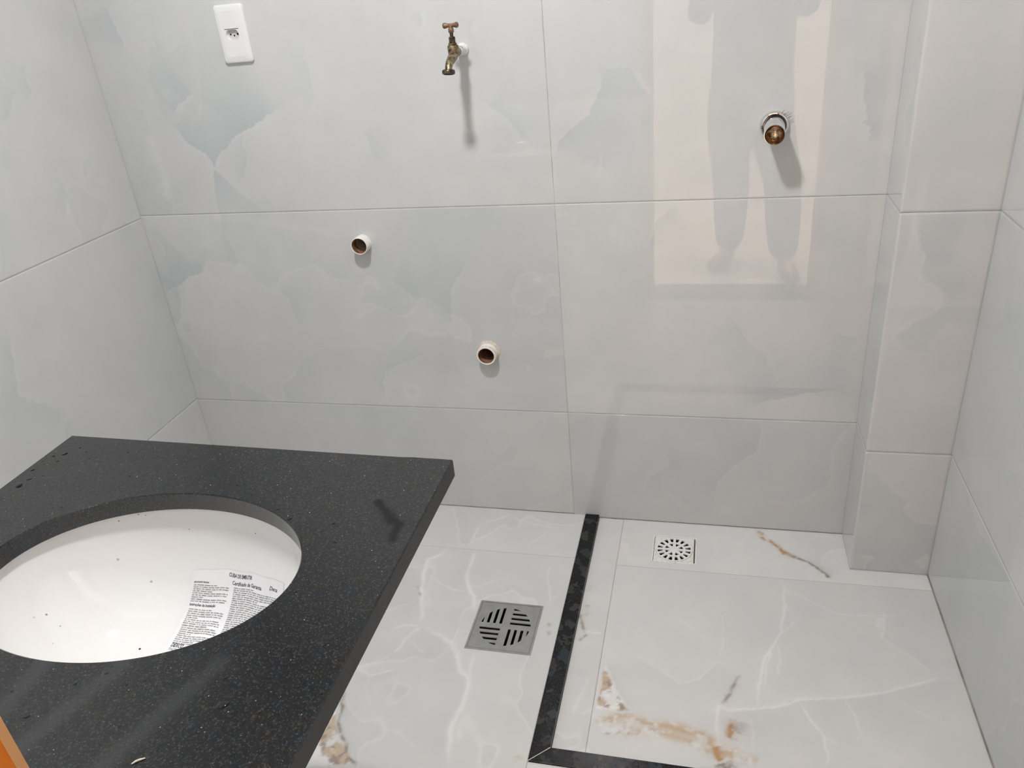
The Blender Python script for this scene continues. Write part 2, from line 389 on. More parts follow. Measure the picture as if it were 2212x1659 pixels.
def granite(name, flecks, patches=0.0, rough=0.13, smear=True, ior=1.6):
    m, nt, N, L, B = new_mat(name)
    geo = N.new('ShaderNodeNewGeometry')
    P = geo.outputs['Position']
    n1 = N.new('ShaderNodeTexNoise'); n1.inputs['Scale'].default_value = 430.0; n1.inputs['Detail'].default_value = 3.0; n1.inputs['Roughness'].default_value = 0.7
    L.new(P, n1.inputs['Vector'])
    r1 = ramp(N, [(0.38, (0.0008, 0.0010, 0.0014)), (0.53, (0.0060, 0.0066, 0.0078)), (0.69, (0.043, 0.041, 0.040))])
    L.new(n1.outputs['Fac'], r1.inputs[0])
    n2 = N.new('ShaderNodeTexNoise'); n2.inputs['Scale'].default_value = 60.0; n2.inputs['Detail'].default_value = 2.0
    L.new(P, n2.inputs['Vector'])
    r2 = ramp(N, [(0.35, (0.75, 0.95, 1.15)), (0.65, (1.2, 1.03, 0.88))])
    L.new(n2.outputs['Fac'], r2.inputs[0])
    mx = N.new('ShaderNodeMix'); mx.data_type = 'RGBA'; mx.blend_type = 'MULTIPLY'; mx.inputs[0].default_value = 1.0
    L.new(r1.outputs[0], mx.inputs[6]); L.new(r2.outputs[0], mx.inputs[7])
    # bright flecks of mica
    vo = N.new('ShaderNodeTexVoronoi'); vo.inputs['Scale'].default_value = 480.0
    L.new(P, vo.inputs['Vector'])
    sp = N.new('ShaderNodeSeparateColor'); L.new(vo.outputs['Color'], sp.inputs[0])
    g1 = N.new('ShaderNodeMath'); g1.operation = 'GREATER_THAN'; L.new(sp.outputs[0], g1.inputs[0]); g1.inputs[1].default_value = 1.0 - flecks
    g2 = N.new('ShaderNodeMath'); g2.operation = 'LESS_THAN'; L.new(vo.outputs['Distance'], g2.inputs[0]); g2.inputs[1].default_value = 0.36
    g3 = N.new('ShaderNodeMath'); g3.operation = 'MULTIPLY'; L.new(g1.outputs[0], g3.inputs[0]); L.new(g2.outputs[0], g3.inputs[1])
    rf = ramp(N, [(0.0, (0.028, 0.027, 0.025)), (0.75, (0.048, 0.045, 0.041)), (0.94, (0.055, 0.07, 0.078)), (1.0, (0.30, 0.30, 0.30))])
    L.new(sp.outputs[1], rf.inputs[0])
    m2 = N.new('ShaderNodeMix'); m2.data_type = 'RGBA'; L.new(g3.outputs[0], m2.inputs[0]); L.new(mx.outputs[2], m2.inputs[6]); L.new(rf.outputs[0], m2.inputs[7])
    col = m2.outputs[2]
    if patches:
        v2 = N.new('ShaderNodeTexVoronoi'); v2.inputs['Scale'].default_value = 48.0
        nw = N.new('ShaderNodeTexNoise'); nw.inputs['Scale'].default_value = 70.0; L.new(P, nw.inputs['Vector'])
        ad = N.new('ShaderNodeVectorMath'); ad.operation = 'MULTIPLY_ADD'; L.new(nw.outputs['Color'], ad.inputs[0]); ad.inputs[1].default_value = (0.03, 0.03, 0.03); L.new(P, ad.inputs[2])
        L.new(ad.outputs[0], v2.inputs['Vector'])
        s2 = N.new('ShaderNodeSeparateColor'); L.new(v2.outputs['Color'], s2.inputs[0])
        rp = ramp(N, [(1.0 - patches - 0.02, (0, 0, 0)), (1.0 - patches + 0.02, (1, 1, 1))])
        L.new(s2.outputs[0], rp.inputs[0])
        rc = ramp(N, [(0.0, (0.028, 0.030, 0.032)), (0.6, (0.040, 0.038, 0.036)), (1.0, (0.022, 0.034, 0.040))])
        L.new(s2.outputs[1], rc.inputs[0])
        m3 = N.new('ShaderNodeMix'); m3.data_type = 'RGBA'; L.new(rp.outputs[0], m3.inputs[0]); L.new(col, m3.inputs[6]); L.new(rc.outputs[0], m3.inputs[7])
        col = m3.outputs[2]
    B.inputs['IOR'].default_value = ior
    if smear:
        # a spilled trickle of water (darker, glossier) and three greyer bands
        nw = N.new('ShaderNodeTexNoise'); nw.inputs['Scale'].default_value = 90.0; L.new(P, nw.inputs['Vector'])
        ad = N.new('ShaderNodeVectorMath'); ad.operation = 'MULTIPLY_ADD'; L.new(nw.outputs['Color'], ad.inputs[0]); ad.inputs[1].default_value = (0.012, 0.012, 0); L.new(P, ad.inputs[2])
        fl = N.new('ShaderNodeVectorMath'); fl.operation = 'MULTIPLY'; L.new(ad.outputs[0], fl.inputs[0]); fl.inputs[1].default_value = (1, 1, 0)
        W = [((1.164, -1.104), (1.187, -1.130), 0.011), ((1.187, -1.130), (1.209, -1.148), 0.012), ((1.209, -1.148), (1.210, -1.176), 0.010)]
        wet = segment_mask(N, L, fl.outputs[0], W)
        H = [((0.900, -1.425), (0.905, -1.50), 0.016), ((0.992, -1.412), (0.955, -1.535), 0.016), ((1.100, -1.395), (1.047, -1.55), 0.017)]
        grey_bands = segment_mask(N, L, fl.outputs[0], H)
        mw = N.new('ShaderNodeMix'); mw.data_type = 'RGBA'; L.new(wet, mw.inputs[0]); L.new(col, mw.inputs[6]); mw.inputs[7].default_value = (0.004, 0.0045, 0.006, 1)
        hz = N.new('ShaderNodeMath'); hz.operation = 'MULTIPLY'; L.new(grey_bands, hz.inputs[0]); hz.inputs[1].default_value = 0.6
        mh = N.new('ShaderNodeMix'); mh.data_type = 'RGBA'; L.new(hz.outputs[0], mh.inputs[0]); L.new(mw.outputs[2], mh.inputs[6]); mh.inputs[7].default_value = (0.028, 0.030, 0.031, 1)
        col = mh.outputs[2]
        rr = N.new('ShaderNodeMapRange'); L.new(wet, rr.inputs['Value']); rr.inputs['To Min'].default_value = rough; rr.inputs['To Max'].default_value = 0.45
        L.new(rr.outputs[0], B.inputs['Roughness'])
        sl = N.new('ShaderNodeMapRange'); L.new(wet, sl.inputs['Value']); sl.inputs['To Min'].default_value = 0.5; sl.inputs['To Max'].default_value = 0.20
        L.new(sl.outputs[0], B.inputs['Specular IOR Level'])
    else:
        B.inputs['Roughness'].default_value = rough
    L.new(col, B.inputs['Base Color'])
    return m

M_WALL = marble('polished_wall_porcelain', 0.012, 1.6)
M_FLOOR = marble('polished_floor_porcelain', 0.33, 1.45)
M_GROUT = simple('dirty_grout', (0.30, 0.25, 0.21), (0.54, 0.52, 0.49), scale=22, rough=0.9, coords='Object')
M_FLOORGROUT = simple('brown_floor_grout', (0.20, 0.15, 0.12), (0.36, 0.31, 0.27), scale=22, rough=0.9)
M_PAINT = simple('white_ceiling_paint', (0.80, 0.80, 0.79), (0.83, 0.83, 0.82), scale=4, rough=0.7)
M_HALL = simple('cream_hall_paint', (0.71, 0.66, 0.615), (0.75, 0.70, 0.65), scale=3, rough=0.6)
M_HALLFLOOR = simple('cream_hall_floor', (0.66, 0.61, 0.57), (0.72, 0.67, 0.63), scale=6, rough=0.3)
M_GRANITE = granite('black_granite', 0.08, rough=0.20, ior=1.62)
M_GRANITE_EDGE = granite('sawn_black_granite', 0.05, rough=0.42, smear=False)
M_CURB = granite('black_granite_large_grain', 0.03, patches=0.26, rough=0.22, smear=False, ior=1.38)
M_PORCELAIN = simple('white_glazed_ceramic', (0.74, 0.735, 0.725), (0.76, 0.755, 0.745), scale=5, rough=0.05, ior=1.5)
M_PLASTIC = simple('white_switch_plastic', (0.82, 0.82, 0.82), (0.84, 0.84, 0.84), scale=30, rough=0.28)
M_SOCKET = simple('grey_white_plastic', (0.58, 0.56, 0.56), (0.64, 0.62, 0.62), scale=60, rough=0.4)
M_DARK = simple('dark_recess', (0.006, 0.006, 0.007), (0.02, 0.018, 0.016), scale=50, rough=0.9)
M_PVC = simple('white_pvc', (0.78, 0.75, 0.70), (0.86, 0.84, 0.81), scale=70, rough=0.3)
M_PVC_DIRTY = simple('stained_pvc', (0.62, 0.52, 0.42), (0.80, 0.76, 0.71), scale=130, rough=0.5)
M_RUST = simple('brown_stained_pipe_inside', (0.10, 0.055, 0.03), (0.40, 0.21, 0.13), scale=70, rough=0.55, spread=(0.3, 0.7), bump=0.5, bscale=160)
M_PLASTER = simple('beige_mortar_smear', (0.55, 0.48, 0.42), (0.68, 0.63, 0.58), scale=110, rough=0.9, bump=0.4)
M_BRASS = simple('tarnished_brass', (0.10, 0.075, 0.04), (0.42, 0.33, 0.21), scale=130, rough=0.42, metal=0.85, spread=(0.36, 0.66), bump=0.35, bscale=300)
M_BRASS_DARK = simple('dark_oily_brass', (0.035, 0.03, 0.02), (0.16, 0.13, 0.085), scale=180, rough=0.4, metal=0.85)
M_COPPER = simple('worn_brown_handle', (0.16, 0.09, 0.05), (0.28, 0.17, 0.105), scale=150, rough=0.5, metal=0.5)
M_TAPE = simple('white_sealing_tape', (0.70, 0.69, 0.67), (0.88, 0.87, 0.86), scale=160, rough=0.35, bump=0.6, bscale=260)
M_CHROME = simple('chrome', (0.72, 0.73, 0.75), (0.80, 0.81, 0.83), scale=30, rough=0.07, metal=1.0)
M_BRONZE = simple('bronze_pipe_inside', (0.10, 0.065, 0.04), (0.85, 0.68, 0.50), scale=75, rough=0.16, metal=1.0, spread=(0.40, 0.62), bump=0.5, bscale=90)
M_STEEL = simple('brushed_steel', (0.40, 0.405, 0.41), (0.46, 0.465, 0.47), scale=40, rough=0.38, metal=0.75, bump=0.08, bscale=600)
M_DRAIN = simple('white_drain_plastic', (0.78, 0.78, 0.77), (0.84, 0.84, 0.83), scale=40, rough=0.3)
M_DRAIN_DIRTY = simple('stained_drain_frame', (0.55, 0.47, 0.41), (0.80, 0.78, 0.76), scale=95, rough=0.5, spread=(0.22, 0.46))
M_PAPER = simple('printed_leaflet_paper', (0.70, 0.705, 0.72), (0.75, 0.755, 0.765), scale=14, rough=0.5)
M_INK = simple('black_print', (0.02, 0.02, 0.03), (0.06, 0.06, 0.075), scale=300, rough=0.6)
M_INK_SOFT = simple('grey_small_print', (0.16, 0.16, 0.17), (0.36, 0.36, 0.37), scale=420, rough=0.6)
M_WOOD = simple('orange_varnished_wood', (0.40, 0.125, 0.014), (0.50, 0.180, 0.028), scale=9, rough=0.6, ior=1.2)
M_WOOD_EDGE = simple('pale_wood_edge', (0.38, 0.23, 0.11), (0.46, 0.29, 0.15), scale=14, rough=0.5, ior=1.25)
M_CREAM = simple('cream_joint_filler', (0.55, 0.50, 0.42), (0.66, 0.62, 0.54), scale=60, rough=0.8)
M_SKIN = simple('skin', (0.42, 0.25, 0.17), (0.47, 0.29, 0.20), scale=20, rough=0.5)
M_SHIRT = simple('grey_cotton_shirt', (0.06, 0.064, 0.072), (0.08, 0.085, 0.093), scale=60, rough=0.9)
M_TROUSERS = simple('dark_grey_trousers', (0.055, 0.06, 0.068), (0.075, 0.08, 0.088), scale=60, rough=0.9)
M_HAIR = simple('dark_hair', (0.015, 0.012, 0.01), (0.03, 0.024, 0.02), scale=80, rough=0.6)
M_SHOE = simple('dark_rubber', (0.05, 0.05, 0.055), (0.08, 0.08, 0.085), scale=60, rough=0.7)
M_PHONE = simple('black_phone_shell', (0.02, 0.02, 0.022), (0.03, 0.03, 0.032), scale=40, rough=0.25)

def emitter(name, color, strength):
    m, nt, N, L, B = new_mat(name)
    B.inputs['Base Color'].default_value = (0.9, 0.9, 0.9, 1)
    B.inputs['Emission Color'].default_value = (*color, 1)
    B.inputs['Emission Strength'].default_value = strength
    return m
M_LAMP = emitter('lamp_diffuser', (1.0, 0.99, 0.97), 6.0)
M_HALLFILL = emitter('hall_fill_diffuser', (1.0, 0.80, 0.62), 6.0)

def water_mat():
    m, nt, N, L, B = new_mat('clear_water')
    B.inputs['Base Color'].default_value = (0.95, 0.97, 1.0, 1)
    B.inputs['Transmission Weight'].default_value = 1.0
    B.inputs['Roughness'].default_value = 0.0; B.inputs['IOR'].default_value = 1.33
    return m
M_WATER = water_mat()

# ------------------------------------------------------------------ marble figure (value noise, sharp-edged clouds, veins)
RNG = np.random.default_rng(11)
LAT = RNG.random((256, 256))
def vnoise(x, y):
    xi = np.floor(x).astype(int); yi = np.floor(y).astype(int)
    fx = x - xi; fy = y - yi
    fx = fx*fx*(3-2*fx); fy = fy*fy*(3-2*fy)
    a = LAT[xi & 255, yi & 255]; b = LAT[(xi+1) & 255, yi & 255]
    c = LAT[xi & 255, (yi+1) & 255]; d = LAT[(xi+1) & 255, (yi+1) & 255]
    return (a*(1-fx) + b*fx)*(1-fy) + (c*(1-fx) + d*fx)*fy
def fbm(x, y, octaves=4):
    s = np.zeros_like(x); a = 0.5; t = 0
    for _ in range(octaves):
        s += a*vnoise(x, y); t += a; a *= 0.5
        x = x*2.03 + 17.3; y = y*2.01 + 9.1
    return s/t
def warp(P, amp, freq, seed):
    x, y = P[:, 0], P[:, 1]
    return np.stack([x + amp*(fbm(x*freq + seed, y*freq)-.5)*2, y + amp*(fbm(x*freq + 31.7, y*freq + seed)-.5)*2], 1)
def polyline(P, pts):
    """distance to the nearest point of the line, side of it (+1 left), and position along it 0..1"""
    pts = np.array(pts, float)
    seg = pts[1:] - pts[:-1]; ln = np.linalg.norm(seg, axis=1); cum = np.concatenate([[0], np.cumsum(ln)])
    best = np.full(len(P), 1e9); sd = np.ones(len(P)); al = np.zeros(len(P))
    for i in range(len(seg)):
        q = P - pts[i]
        t = np.clip((q @ seg[i]) / max(ln[i]**2, 1e-12), 0, 1)
        d = np.linalg.norm(q - t[:, None]*seg[i], axis=1)
        k = d < best
        best[k] = d[k]
        sd[k] = np.sign(seg[i][0]*q[k, 1] - seg[i][1]*q[k, 0])
        al[k] = (cum[i] + t[k]*ln[i]) / cum[-1]
    return best, sd, al
def smooth(x, a, b):
    t = np.clip((x-a)/(b-a), 0, 1); return t*t*(3-2*t)

def figure(P, base, dark, light, edges, veins, seed, cloud=0.5, stains=None, patches=None, fine=True):
    """linear albedo for points P (n x 2) of one tile"""
    n = len(P); x, y = P[:, 0], P[:, 1]
    o = seed*13.37
    col = np.tile(np.array(base), (n, 1))
    def to(target, w):
        w = np.clip(w, 0, 1)[:, None]
        col[:] = col*(1-w) + np.array(target)*w
    # broad drifts and sharp-edged clouds
    big = fbm(x*1.1 + o, y*1.1 + o*.7, 3)
    to(dark, 0.36*smooth(big, .48, .75))
    to(light, 0.35*smooth(big, .50, .25))
    w1 = fbm(x*1.9 + o + 5, y*1.9 - o, 5)
    saw = (w1*5.0) % 1.0
    gate = smooth(fbm(x*1.3 - o, y*1.3 + 40, 3), .44, .62)
    to(dark, cloud*0.55*gate*(1-saw)**2*smooth(saw, 0.0, 0.03))
    to(light, cloud*0.7*gate*smooth(saw, .93, .995))
    if not fine: return col
    Pw = warp(warp(P, .010, 14., o), .0035, 60., o + 3)
    for pts, side, fade, s in edges:
        d, sd, al = polyline(Pw, pts)
        near = d < fade*4
        if not near.any(): continue
        end = smooth(al, -.05, .18)*smooth(al, 1.05, .82)
        on = sd*side > 0
        to(dark, np.where(on, np.exp(-d/fade*1.6), 0)*end*min(1.0, .55*s))
        to(light, np.where(on, 0, np.exp(-d/.008))*end*min(1.0, .30*s))
    Pv = warp(warp(P, .006, 22., o + 9), .0025, 70., o + 4)
    for pts, w, s in veins:
        d, sd, al = polyline(Pv, pts)
        if d.min() > .1: continue
        end = smooth(al, -.02, .15)*smooth(al, 1.02, .85)
        br = .55 + .9*fbm(x*28 + o, y*28, 3)
        to(light, (np.exp(-(d/(w*.48))**2)*.85 + .20*np.exp(-d/(w*2.0)))*end*np.clip(br, 0, 1.2)*min(1, .72*s))
    if patches:
        for poly, s in patches:
            poly = np.array(poly)
            inside = np.zeros(n, bool)
            for i in range(len(poly)):
                a, b = poly[i], poly[i-1]
                c = ((a[1] > Pw[:, 1]) != (b[1] > Pw[:, 1])) & (Pw[:, 0] < (b[0]-a[0])*(Pw[:, 1]-a[1])/(b[1]-a[1]+1e-12) + a[0])
                inside ^= c
            if not inside.any(): continue
            d, _, _ = polyline(Pw, list(poly) + [poly[0]])
            m = np.where(inside, smooth(d, 0, .010), 0)*s
            f1 = fbm(x*45 + 3, y*45, 4); f2 = fbm(x*30 + 70, y*30, 4); f3 = fbm(x*90, y*90 + 5, 3)
            to((.80, .79, .77), m*(.35 + .65*smooth(f1, .42, .56)))
            to((.50, .37, .25), m*.9*smooth(f2, .47, .60))
            to((.30, .25, .22), m*.85*smooth(f3, .54, .68)*smooth(f2, .36, .50))
    if stains:
        tones = [(.55, .42, .29), (.47, .28, .14), (.30, .255, .225)]
        for pts, w, s, k in stains:
            d, sd, al = polyline(warp(P, .007, 40., o + 6), pts)
            if d.min() > .1: continue
            end = smooth(al, -.02, .10)*smooth(al, 1.02, .90)
            br = smooth(fbm(x*60 + k*9, y*60 + 2, 5), .34, .60)
            to(tones[k], (np.exp(-(d/w)**2) + .18*np.exp(-d/(w*2)))*end*min(1.15*s, 1)*(.30 + .85*br))
            if w > .009: to((.80, .79, .775), np.exp(-(d/w)**2)*end*.5*smooth(fbm(x*85 + 80, y*85 - k, 5), .50, .66))
    return col

WALL = dict(base=(.606, .616, .617), dark=(.462, .520, .540), light=(.690, .698, .690))
FLOOR = dict(base=(.675, .676, .668), dark=(.555, .562, .552), light=(.780, .780, .772))
TILE_SEED = [0]
def tile(parent, origin, u, v, w, h, step, mat, fig, axes, skip=None, fine=True, depth=.006, cloud=.5, jitter=.0003):
    """one tile as its own object: a gridded face with arrises and sides. axes = the two world axes its figure is drawn in"""
    TILE_SEED[0] += 1
    sd = TILE_SEED[0]
    O, U, V = np.array(origin, float), np.array(u, float), np.array(v, float); Nn = np.cross(U, V)
    rr = random.Random(sd)
    O = O + Nn*rr.uniform(-jitter, jitter)
    b = .0003
    nu, nv = max(2, int(round(w/step))+1), max(2, int(round(h/step))+1)
    gu, gv = np.meshgrid(np.linspace(b, w-b, nu), np.linspace(b, h-b, nv), indexing='ij')
    gu, gv = gu.ravel(), gv.ravel()
    top = O + gu[:, None]*U + gv[:, None]*V
    idx = np.arange(nu*nv).reshape(nu, nv)
    q = np.stack([idx[:-1, :-1], idx[1:, :-1], idx[1:, 1:], idx[:-1, 1:]], -1).reshape(-1, 4)
    if skip is not None:
        cen = top[q].mean(1)
        q = q[~skip(cen)]
    loop = np.concatenate([idx[:, 0], idx[-1, 1:], idx[-2::-1, -1], idx[0, -2:0:-1]])
    lu = np.where(gu[loop] < b*1.5, 0, np.where(gu[loop] > w-b*1.5, w, gu[loop]))
    lv = np.where(gv[loop] < b*1.5, 0, np.where(gv[loop] > h-b*1.5, h, gv[loop]))
    r1 = O + lu[:, None]*U + lv[:, None]*V - b*Nn
    r2 = r1 - (depth-b)*Nn
    n0, m = nu*nv, len(loop)
    k = np.arange(m); k2 = (k+1) % m
    s1 = np.stack([loop[k2], loop[k], n0+k, n0+k2], -1)
    s2 = np.stack([n0+k2, n0+k, n0+m+k, n0+m+k2], -1)
    faces = np.concatenate([q, s1, s2])
    verts = np.concatenate([top, r1, r2])
    me = bpy.data.meshes.new('tile')
    me.vertices.add(len(verts)); me.vertices.foreach_set('co', verts.astype(np.float32).ravel())
    me.loops.add(faces.size); me.loops.foreach_set('vertex_index', faces.astype(np.int32).ravel())
    me.polygons.add(len(faces))
    me.polygons.foreach_set('loop_start', np.arange(0, faces.size, 4, dtype=np.int32))
    me.polygons.foreach_set('loop_total', np.full(len(faces), 4, dtype=np.int32))
    me.update(calc_edges=True)
    me.validate()
    P = verts[:, list(axes)]
    c = fig(P, sd, fine, cloud)
    at = me.attributes.new('figure', 'FLOAT_COLOR', 'POINT')
    at.data.foreach_set('color', np.concatenate([c, np.ones((len(c), 1))], 1).astype(np.float32).ravel())
    me.materials.append(mat)
    return link(bpy.data.objects.new('tile', me), parent)

def fig_back(P, sd, fine, cl): return figure(P, **WALL, edges=BACK_EDGES, veins=BACK_VEINS, seed=sd, cloud=cl, fine=fine)
def fig_left(P, sd, fine, cl): return figure(P, **WALL, edges=LEFT_EDGES, veins=LEFT_VEINS, seed=sd, cloud=cl, fine=fine)
def fig_right(P, sd, fine, cl): return figure(P, **WALL, edges=RIGHT_EDGES, veins=[], seed=sd, cloud=cl, fine=fine)
def fig_plain(P, sd, fine, cl): return figure(P, **WALL, edges=[], veins=[], seed=sd, cloud=cl, fine=fine)
def fig_floor(P, sd, fine, cl): return figure(P, **FLOOR, edges=FLOOR_EDGES, veins=FLOOR_VEINS, stains=FLOOR_STAINS, patches=FLOOR_PATCHES, seed=sd, cloud=cl, fine=fine)

# ------------------------------------------------------------------ room shell
H = 2.60                 # ceiling height
XR = 2.159               # right wall
YF = -1.75               # inner face of the wall with the door
XC, DC = 1.970, 0.1495   # boxed-in column in the corner
DX0, DX1, DH = 1.333, 2.053, 2.10   # door opening
SHOWER = (1.283, -0.8165, -0.008)
ROWS = [0.0, 0.356, 0.956, 1.556, 2.156, H]
G = 0.0005               # half a joint

PIPE_A = (0.6735, 0.8650, 0.0235)
PIPE_B = (0.9920, 0.5440, 0.0280)
# back wall
vs, fs = curve_mesh([rect(-0.13, -0.02, XR+0.13, H), circle(*PIPE_A[:2], 0.0205), circle(*PIPE_B[:2], 0.0235)], 0.15)
mb = MB().add(vs, fs, Matrix(((1,0,0,0),(0,0,-1,0.0007),(0,1,0,0),(0,0,0,1))))
wall_back = tag(mb.build('wall_back', M_GROUT), kind='structure')
def pipe_holes(c):
    return (np.hypot(c[:, 0]-PIPE_A[0], c[:, 2]-PIPE_A[1]) < .0225) | (np.hypot(c[:, 0]-PIPE_B[0], c[:, 2]-PIPE_B[1]) < .0255)
for r in range(5):
    for (x0, x1) in ((0, 1.2067), (1.2067, XC)):
        vis = r < 3
        tile(wall_back, (x0+(G if x0 else -.001), 0, (ROWS[r] if r or not x0 else -.0068)+G), (1,0,0), (0,0,1), x1-x0-(2*G if x0 else G-.001)+(.003 if x0 else 0), ROWS[r+1]-(ROWS[r] if r or not x0 else -.0068)-2*G, .004 if vis else .08, M_WALL, fig_back, (0, 2), skip=pipe_holes if vis and x0 == 0 else None, fine=vis, cloud=.40)
# left wall
wall_left = tag(MB().box((-0.15, YF-0.15, -0.02), (-0.0007, 0.0, H)).build('wall_left', M_GROUT), kind='structure')
LROWS = [0.0, 0.358, 0.9485, 1.5485, 2.1485, H]
for r in range(5):
    for (y0, y1) in ((-1.2, 0), (YF, -1.2)):
        vis = r < 3 and y1 == 0
        tile(wall_left, (0, y0+G, LROWS[r]+G), (0,1,0), (0,0,1), y1-y0-(2*G if y1 else -.002), LROWS[r+1]-LROWS[r]-2*G, .005 if vis else .08, M_WALL, fig_left, (1, 2), fine=vis, cloud=.35)
# right wall
wall_right = tag(MB().box((XR+0.0007, YF-0.15, -0.02), (XR+0.15, 0.0, H)).build('wall_right', M_GROUT), kind='structure')
CROWS = [-0.008, 0.364, 0.956, 1.556, 2.156, H]
for r in range(5):
    for (y0, y1) in ((-1.2-DC, -DC), (YF, -1.2-DC)):
        vis = r < 3 and y1 > -1
        tile(wall_right, (XR, y1-G+(.003 if y1 > -1 else 0), CROWS[r]+G+(.003 if r == 0 else 0)), (0,-1,0), (0,0,1), y1-y0-2*G+(.003 if y1 > -1 else 0), CROWS[r+1]-CROWS[r]-2*G-(.003 if r == 0 else 0), .006 if vis else .08, M_WALL, fig_right, (1, 2), fine=vis, cloud=.5)
# boxed column in the back corner
column = tag(MB().box((XC+0.0007, -DC+0.0007, -0.02), (XR+0.001, 0.001, H)).build('wall_column', M_GROUT), kind='structure')
for r in range(5):
    vis = r < 3
    tile(column, (XC, -DC, CROWS[r]+G), (1,0,0), (0,0,1), XR-XC+.001, CROWS[r+1]-CROWS[r]-2*G, .006 if vis else .08, M_WALL, fig_plain, (0, 2), fine=False, cloud=.6)
    tile(column, (XC, .002, CROWS[r]+G), (0,-1,0), (0,0,1), DC+.002, CROWS[r+1]-CROWS[r]-2*G, .006 if vis else .08, M_WALL, fig_plain, (1, 2), fine=False, cloud=.4)
# wall with the doorway (behind the camera, seen only as a reflection)
mb = MB().box((-0.001, YF-0.19, -0.02), (DX0-.044, YF-0.0012, H)).box((DX1+.030, YF-0.19, -0.02), (XR+0.001, YF-0.0012, H)).box((DX0-.044, YF-0.19, DH+.03), (DX1+.03, YF-0.0012, H))
wall_front = tag(mb.build('wall_front', M_GROUT), kind='structure')
for r in range(5):
    z0, z1 = ROWS[r]+G, ROWS[r+1]-G
    tile(wall_front, (DX0-.045, YF, z0), (-1,0,0), (0,0,1), DX0-.046, z1-z0, .08, M_WALL, fig_plain, (0, 2), fine=False)
    if r < 3:
        tile(wall_front, (XR-.001, YF, z0), (-1,0,0), (0,0,1), XR-DX1-.032, z1-z0, .05, M_WALL, fig_plain, (0, 2), fine=False)
tile(wall_front, (XR-.001, YF, DH+.031), (-1,0,0), (0,0,1), XR-DX0+.042, H-DH-.033, .08, M_WALL, fig_plain, (0, 2), fine=False)
tag(MB().box((-0.15, YF-0.19, H), (XR+0.15, 0.15, H+0.1)).build('ceiling', M_PAINT), kind='structure')

# floor: a dry zone and a slightly lower shower tray zone
DR = (1.0194, -0.5702, 1.1886, -0.4017)      # steel drain
DW = (1.4505, -0.1815, 1.5735, -0.0670)      # white drain
xs, ys, zs = SHOWER
vs, fs = curve_mesh([[(-.15, .1), (-.15, YF), (XR+.15, YF), (XR+.15, -.853), (1.243, -.853), (1.243, .1)], rect(DR[0]+.006, DR[1]+.006, DR[2]-.006, DR[3]-.006)], .10)
mb = MB().add(vs, fs, Matrix.Translation((0, 0, -.0012)))
vs, fs = curve_mesh([rect(1.243, -.853, XR+.15, .1), rect(DW[0]+.006, DW[1]+.006, DW[2]-.006, DW[3]-.006)], .10)
mb.add(vs, fs, Matrix.Translation((0, 0, zs-.0012)))
floor = tag(mb.build('floor', M_FLOORGROUT), kind='structure')
def hole(R, e=.004):
    return lambda c: (c[:, 0] > R[0]+e) & (c[:, 0] < R[2]-e) & (c[:, 1] > R[1]+e) & (c[:, 1] < R[3]-e)
def ftile(x0, y0, x1, y1, z=0.0, step=.003, skip=None, fine=True):
    return tile(floor, (x0+G*.8, y0+G*.8, z), (1,0,0), (0,1,0), x1-x0-1.6*G, y1-y0-1.6*G, step, M_FLOOR, fig_floor, (0, 1), skip=skip, fine=fine, cloud=.5)
ftile(0, -.2, 1.2412, 0)
ftile(0, -1.4, 1.2412, -.2, skip=hole(DR))
ftile(1.2412, -1.4, XR, -.8552)
ftile(0, YF, 1.2412, -1.4, step=.06, fine=False)
ftile(1.2412, YF, XR, -1.4, step=.06, fine=False)
ftile(1.2836, ys, 1.357, 0, zs)
cutcol = lambda c: (c[:, 0] > XC+.004) & (c[:, 1] > -DC+.004)
hw = hole(DW)
ftile(1.357, -.2065, XR, 0, zs, skip=lambda c: hw(c) | cutcol(c))
ftile(1.357, ys, XR, -.2065, zs)

# hall beyond the doorway
hy = YF-0.19
tag(MB().box((-.6, -4.0, -.10), (3.6, hy, 0)).build('floor_hall', M_HALLFLOOR), kind='structure')
tag(MB().box((-.6, -4.0, 2.5), (3.6, hy, 2.6)).build('ceiling_hall', M_PAINT), kind='structure')
tag(MB().box((-.6, -4.1, 0), (3.6, -4.0, 2.6)).build('wall_hall_far', M_HALL), kind='structure')
tag(MB().box((-.7, -4.1, 0), (-.6, hy, 2.6)).build('wall_hall_left', M_HALL), kind='structure')
tag(MB().box((3.6, -4.1, 0), (3.7, hy, 2.6)).build('wall_hall_right', M_HALL), kind='structure')
mb = MB().box((-.6, hy-.012, 0), (DX0-.06, hy, 2.6)).box((DX1+.06, hy-.012, 0), (3.6, hy, 2.6)).box((DX0-.06, hy-.012, DH+.06), (DX1+.06, hy, 2.6))
tag(mb.build('wall_hall_near', M_HALL), kind='structure')

# door frame: its left jamb is the orange wood at the lower left of the picture
door = tag(empty('door_1', (DX0, YF, 0)), kind='structure')
def jamb(x0, x1, facing):
    o = MB().box((x0, YF-.20, 0), (x1, YF+.006, DH), ).build('jamb', M_WOOD, None, bevel=.002)
    keep(o, door)
    e = MB().box((x1-.004 if facing > 0 else x0-.0004, YF+.0025, 0), (x1+.0004 if facing > 0 else x0+.004, YF+.0066, DH)).build('edge_strip', M_WOOD_EDGE, None, bevel=.0002)
    e.parent = o
    return o
jamb(DX0-.044, DX0-.0145, 1)
jamb(DX1+.004, DX1+.030, -1)
keep(MB().box((DX0-.044, YF-.20, DH), (DX1+.03, YF+.006, DH+.03)).build('head_jamb', M_WOOD, None, bevel=.002), door)
keep(MB().box((DX0, YF-.21, -.02), (DX1, YF-.07, .003)).build('threshold', M_CURB, None, bevel=.001), door)

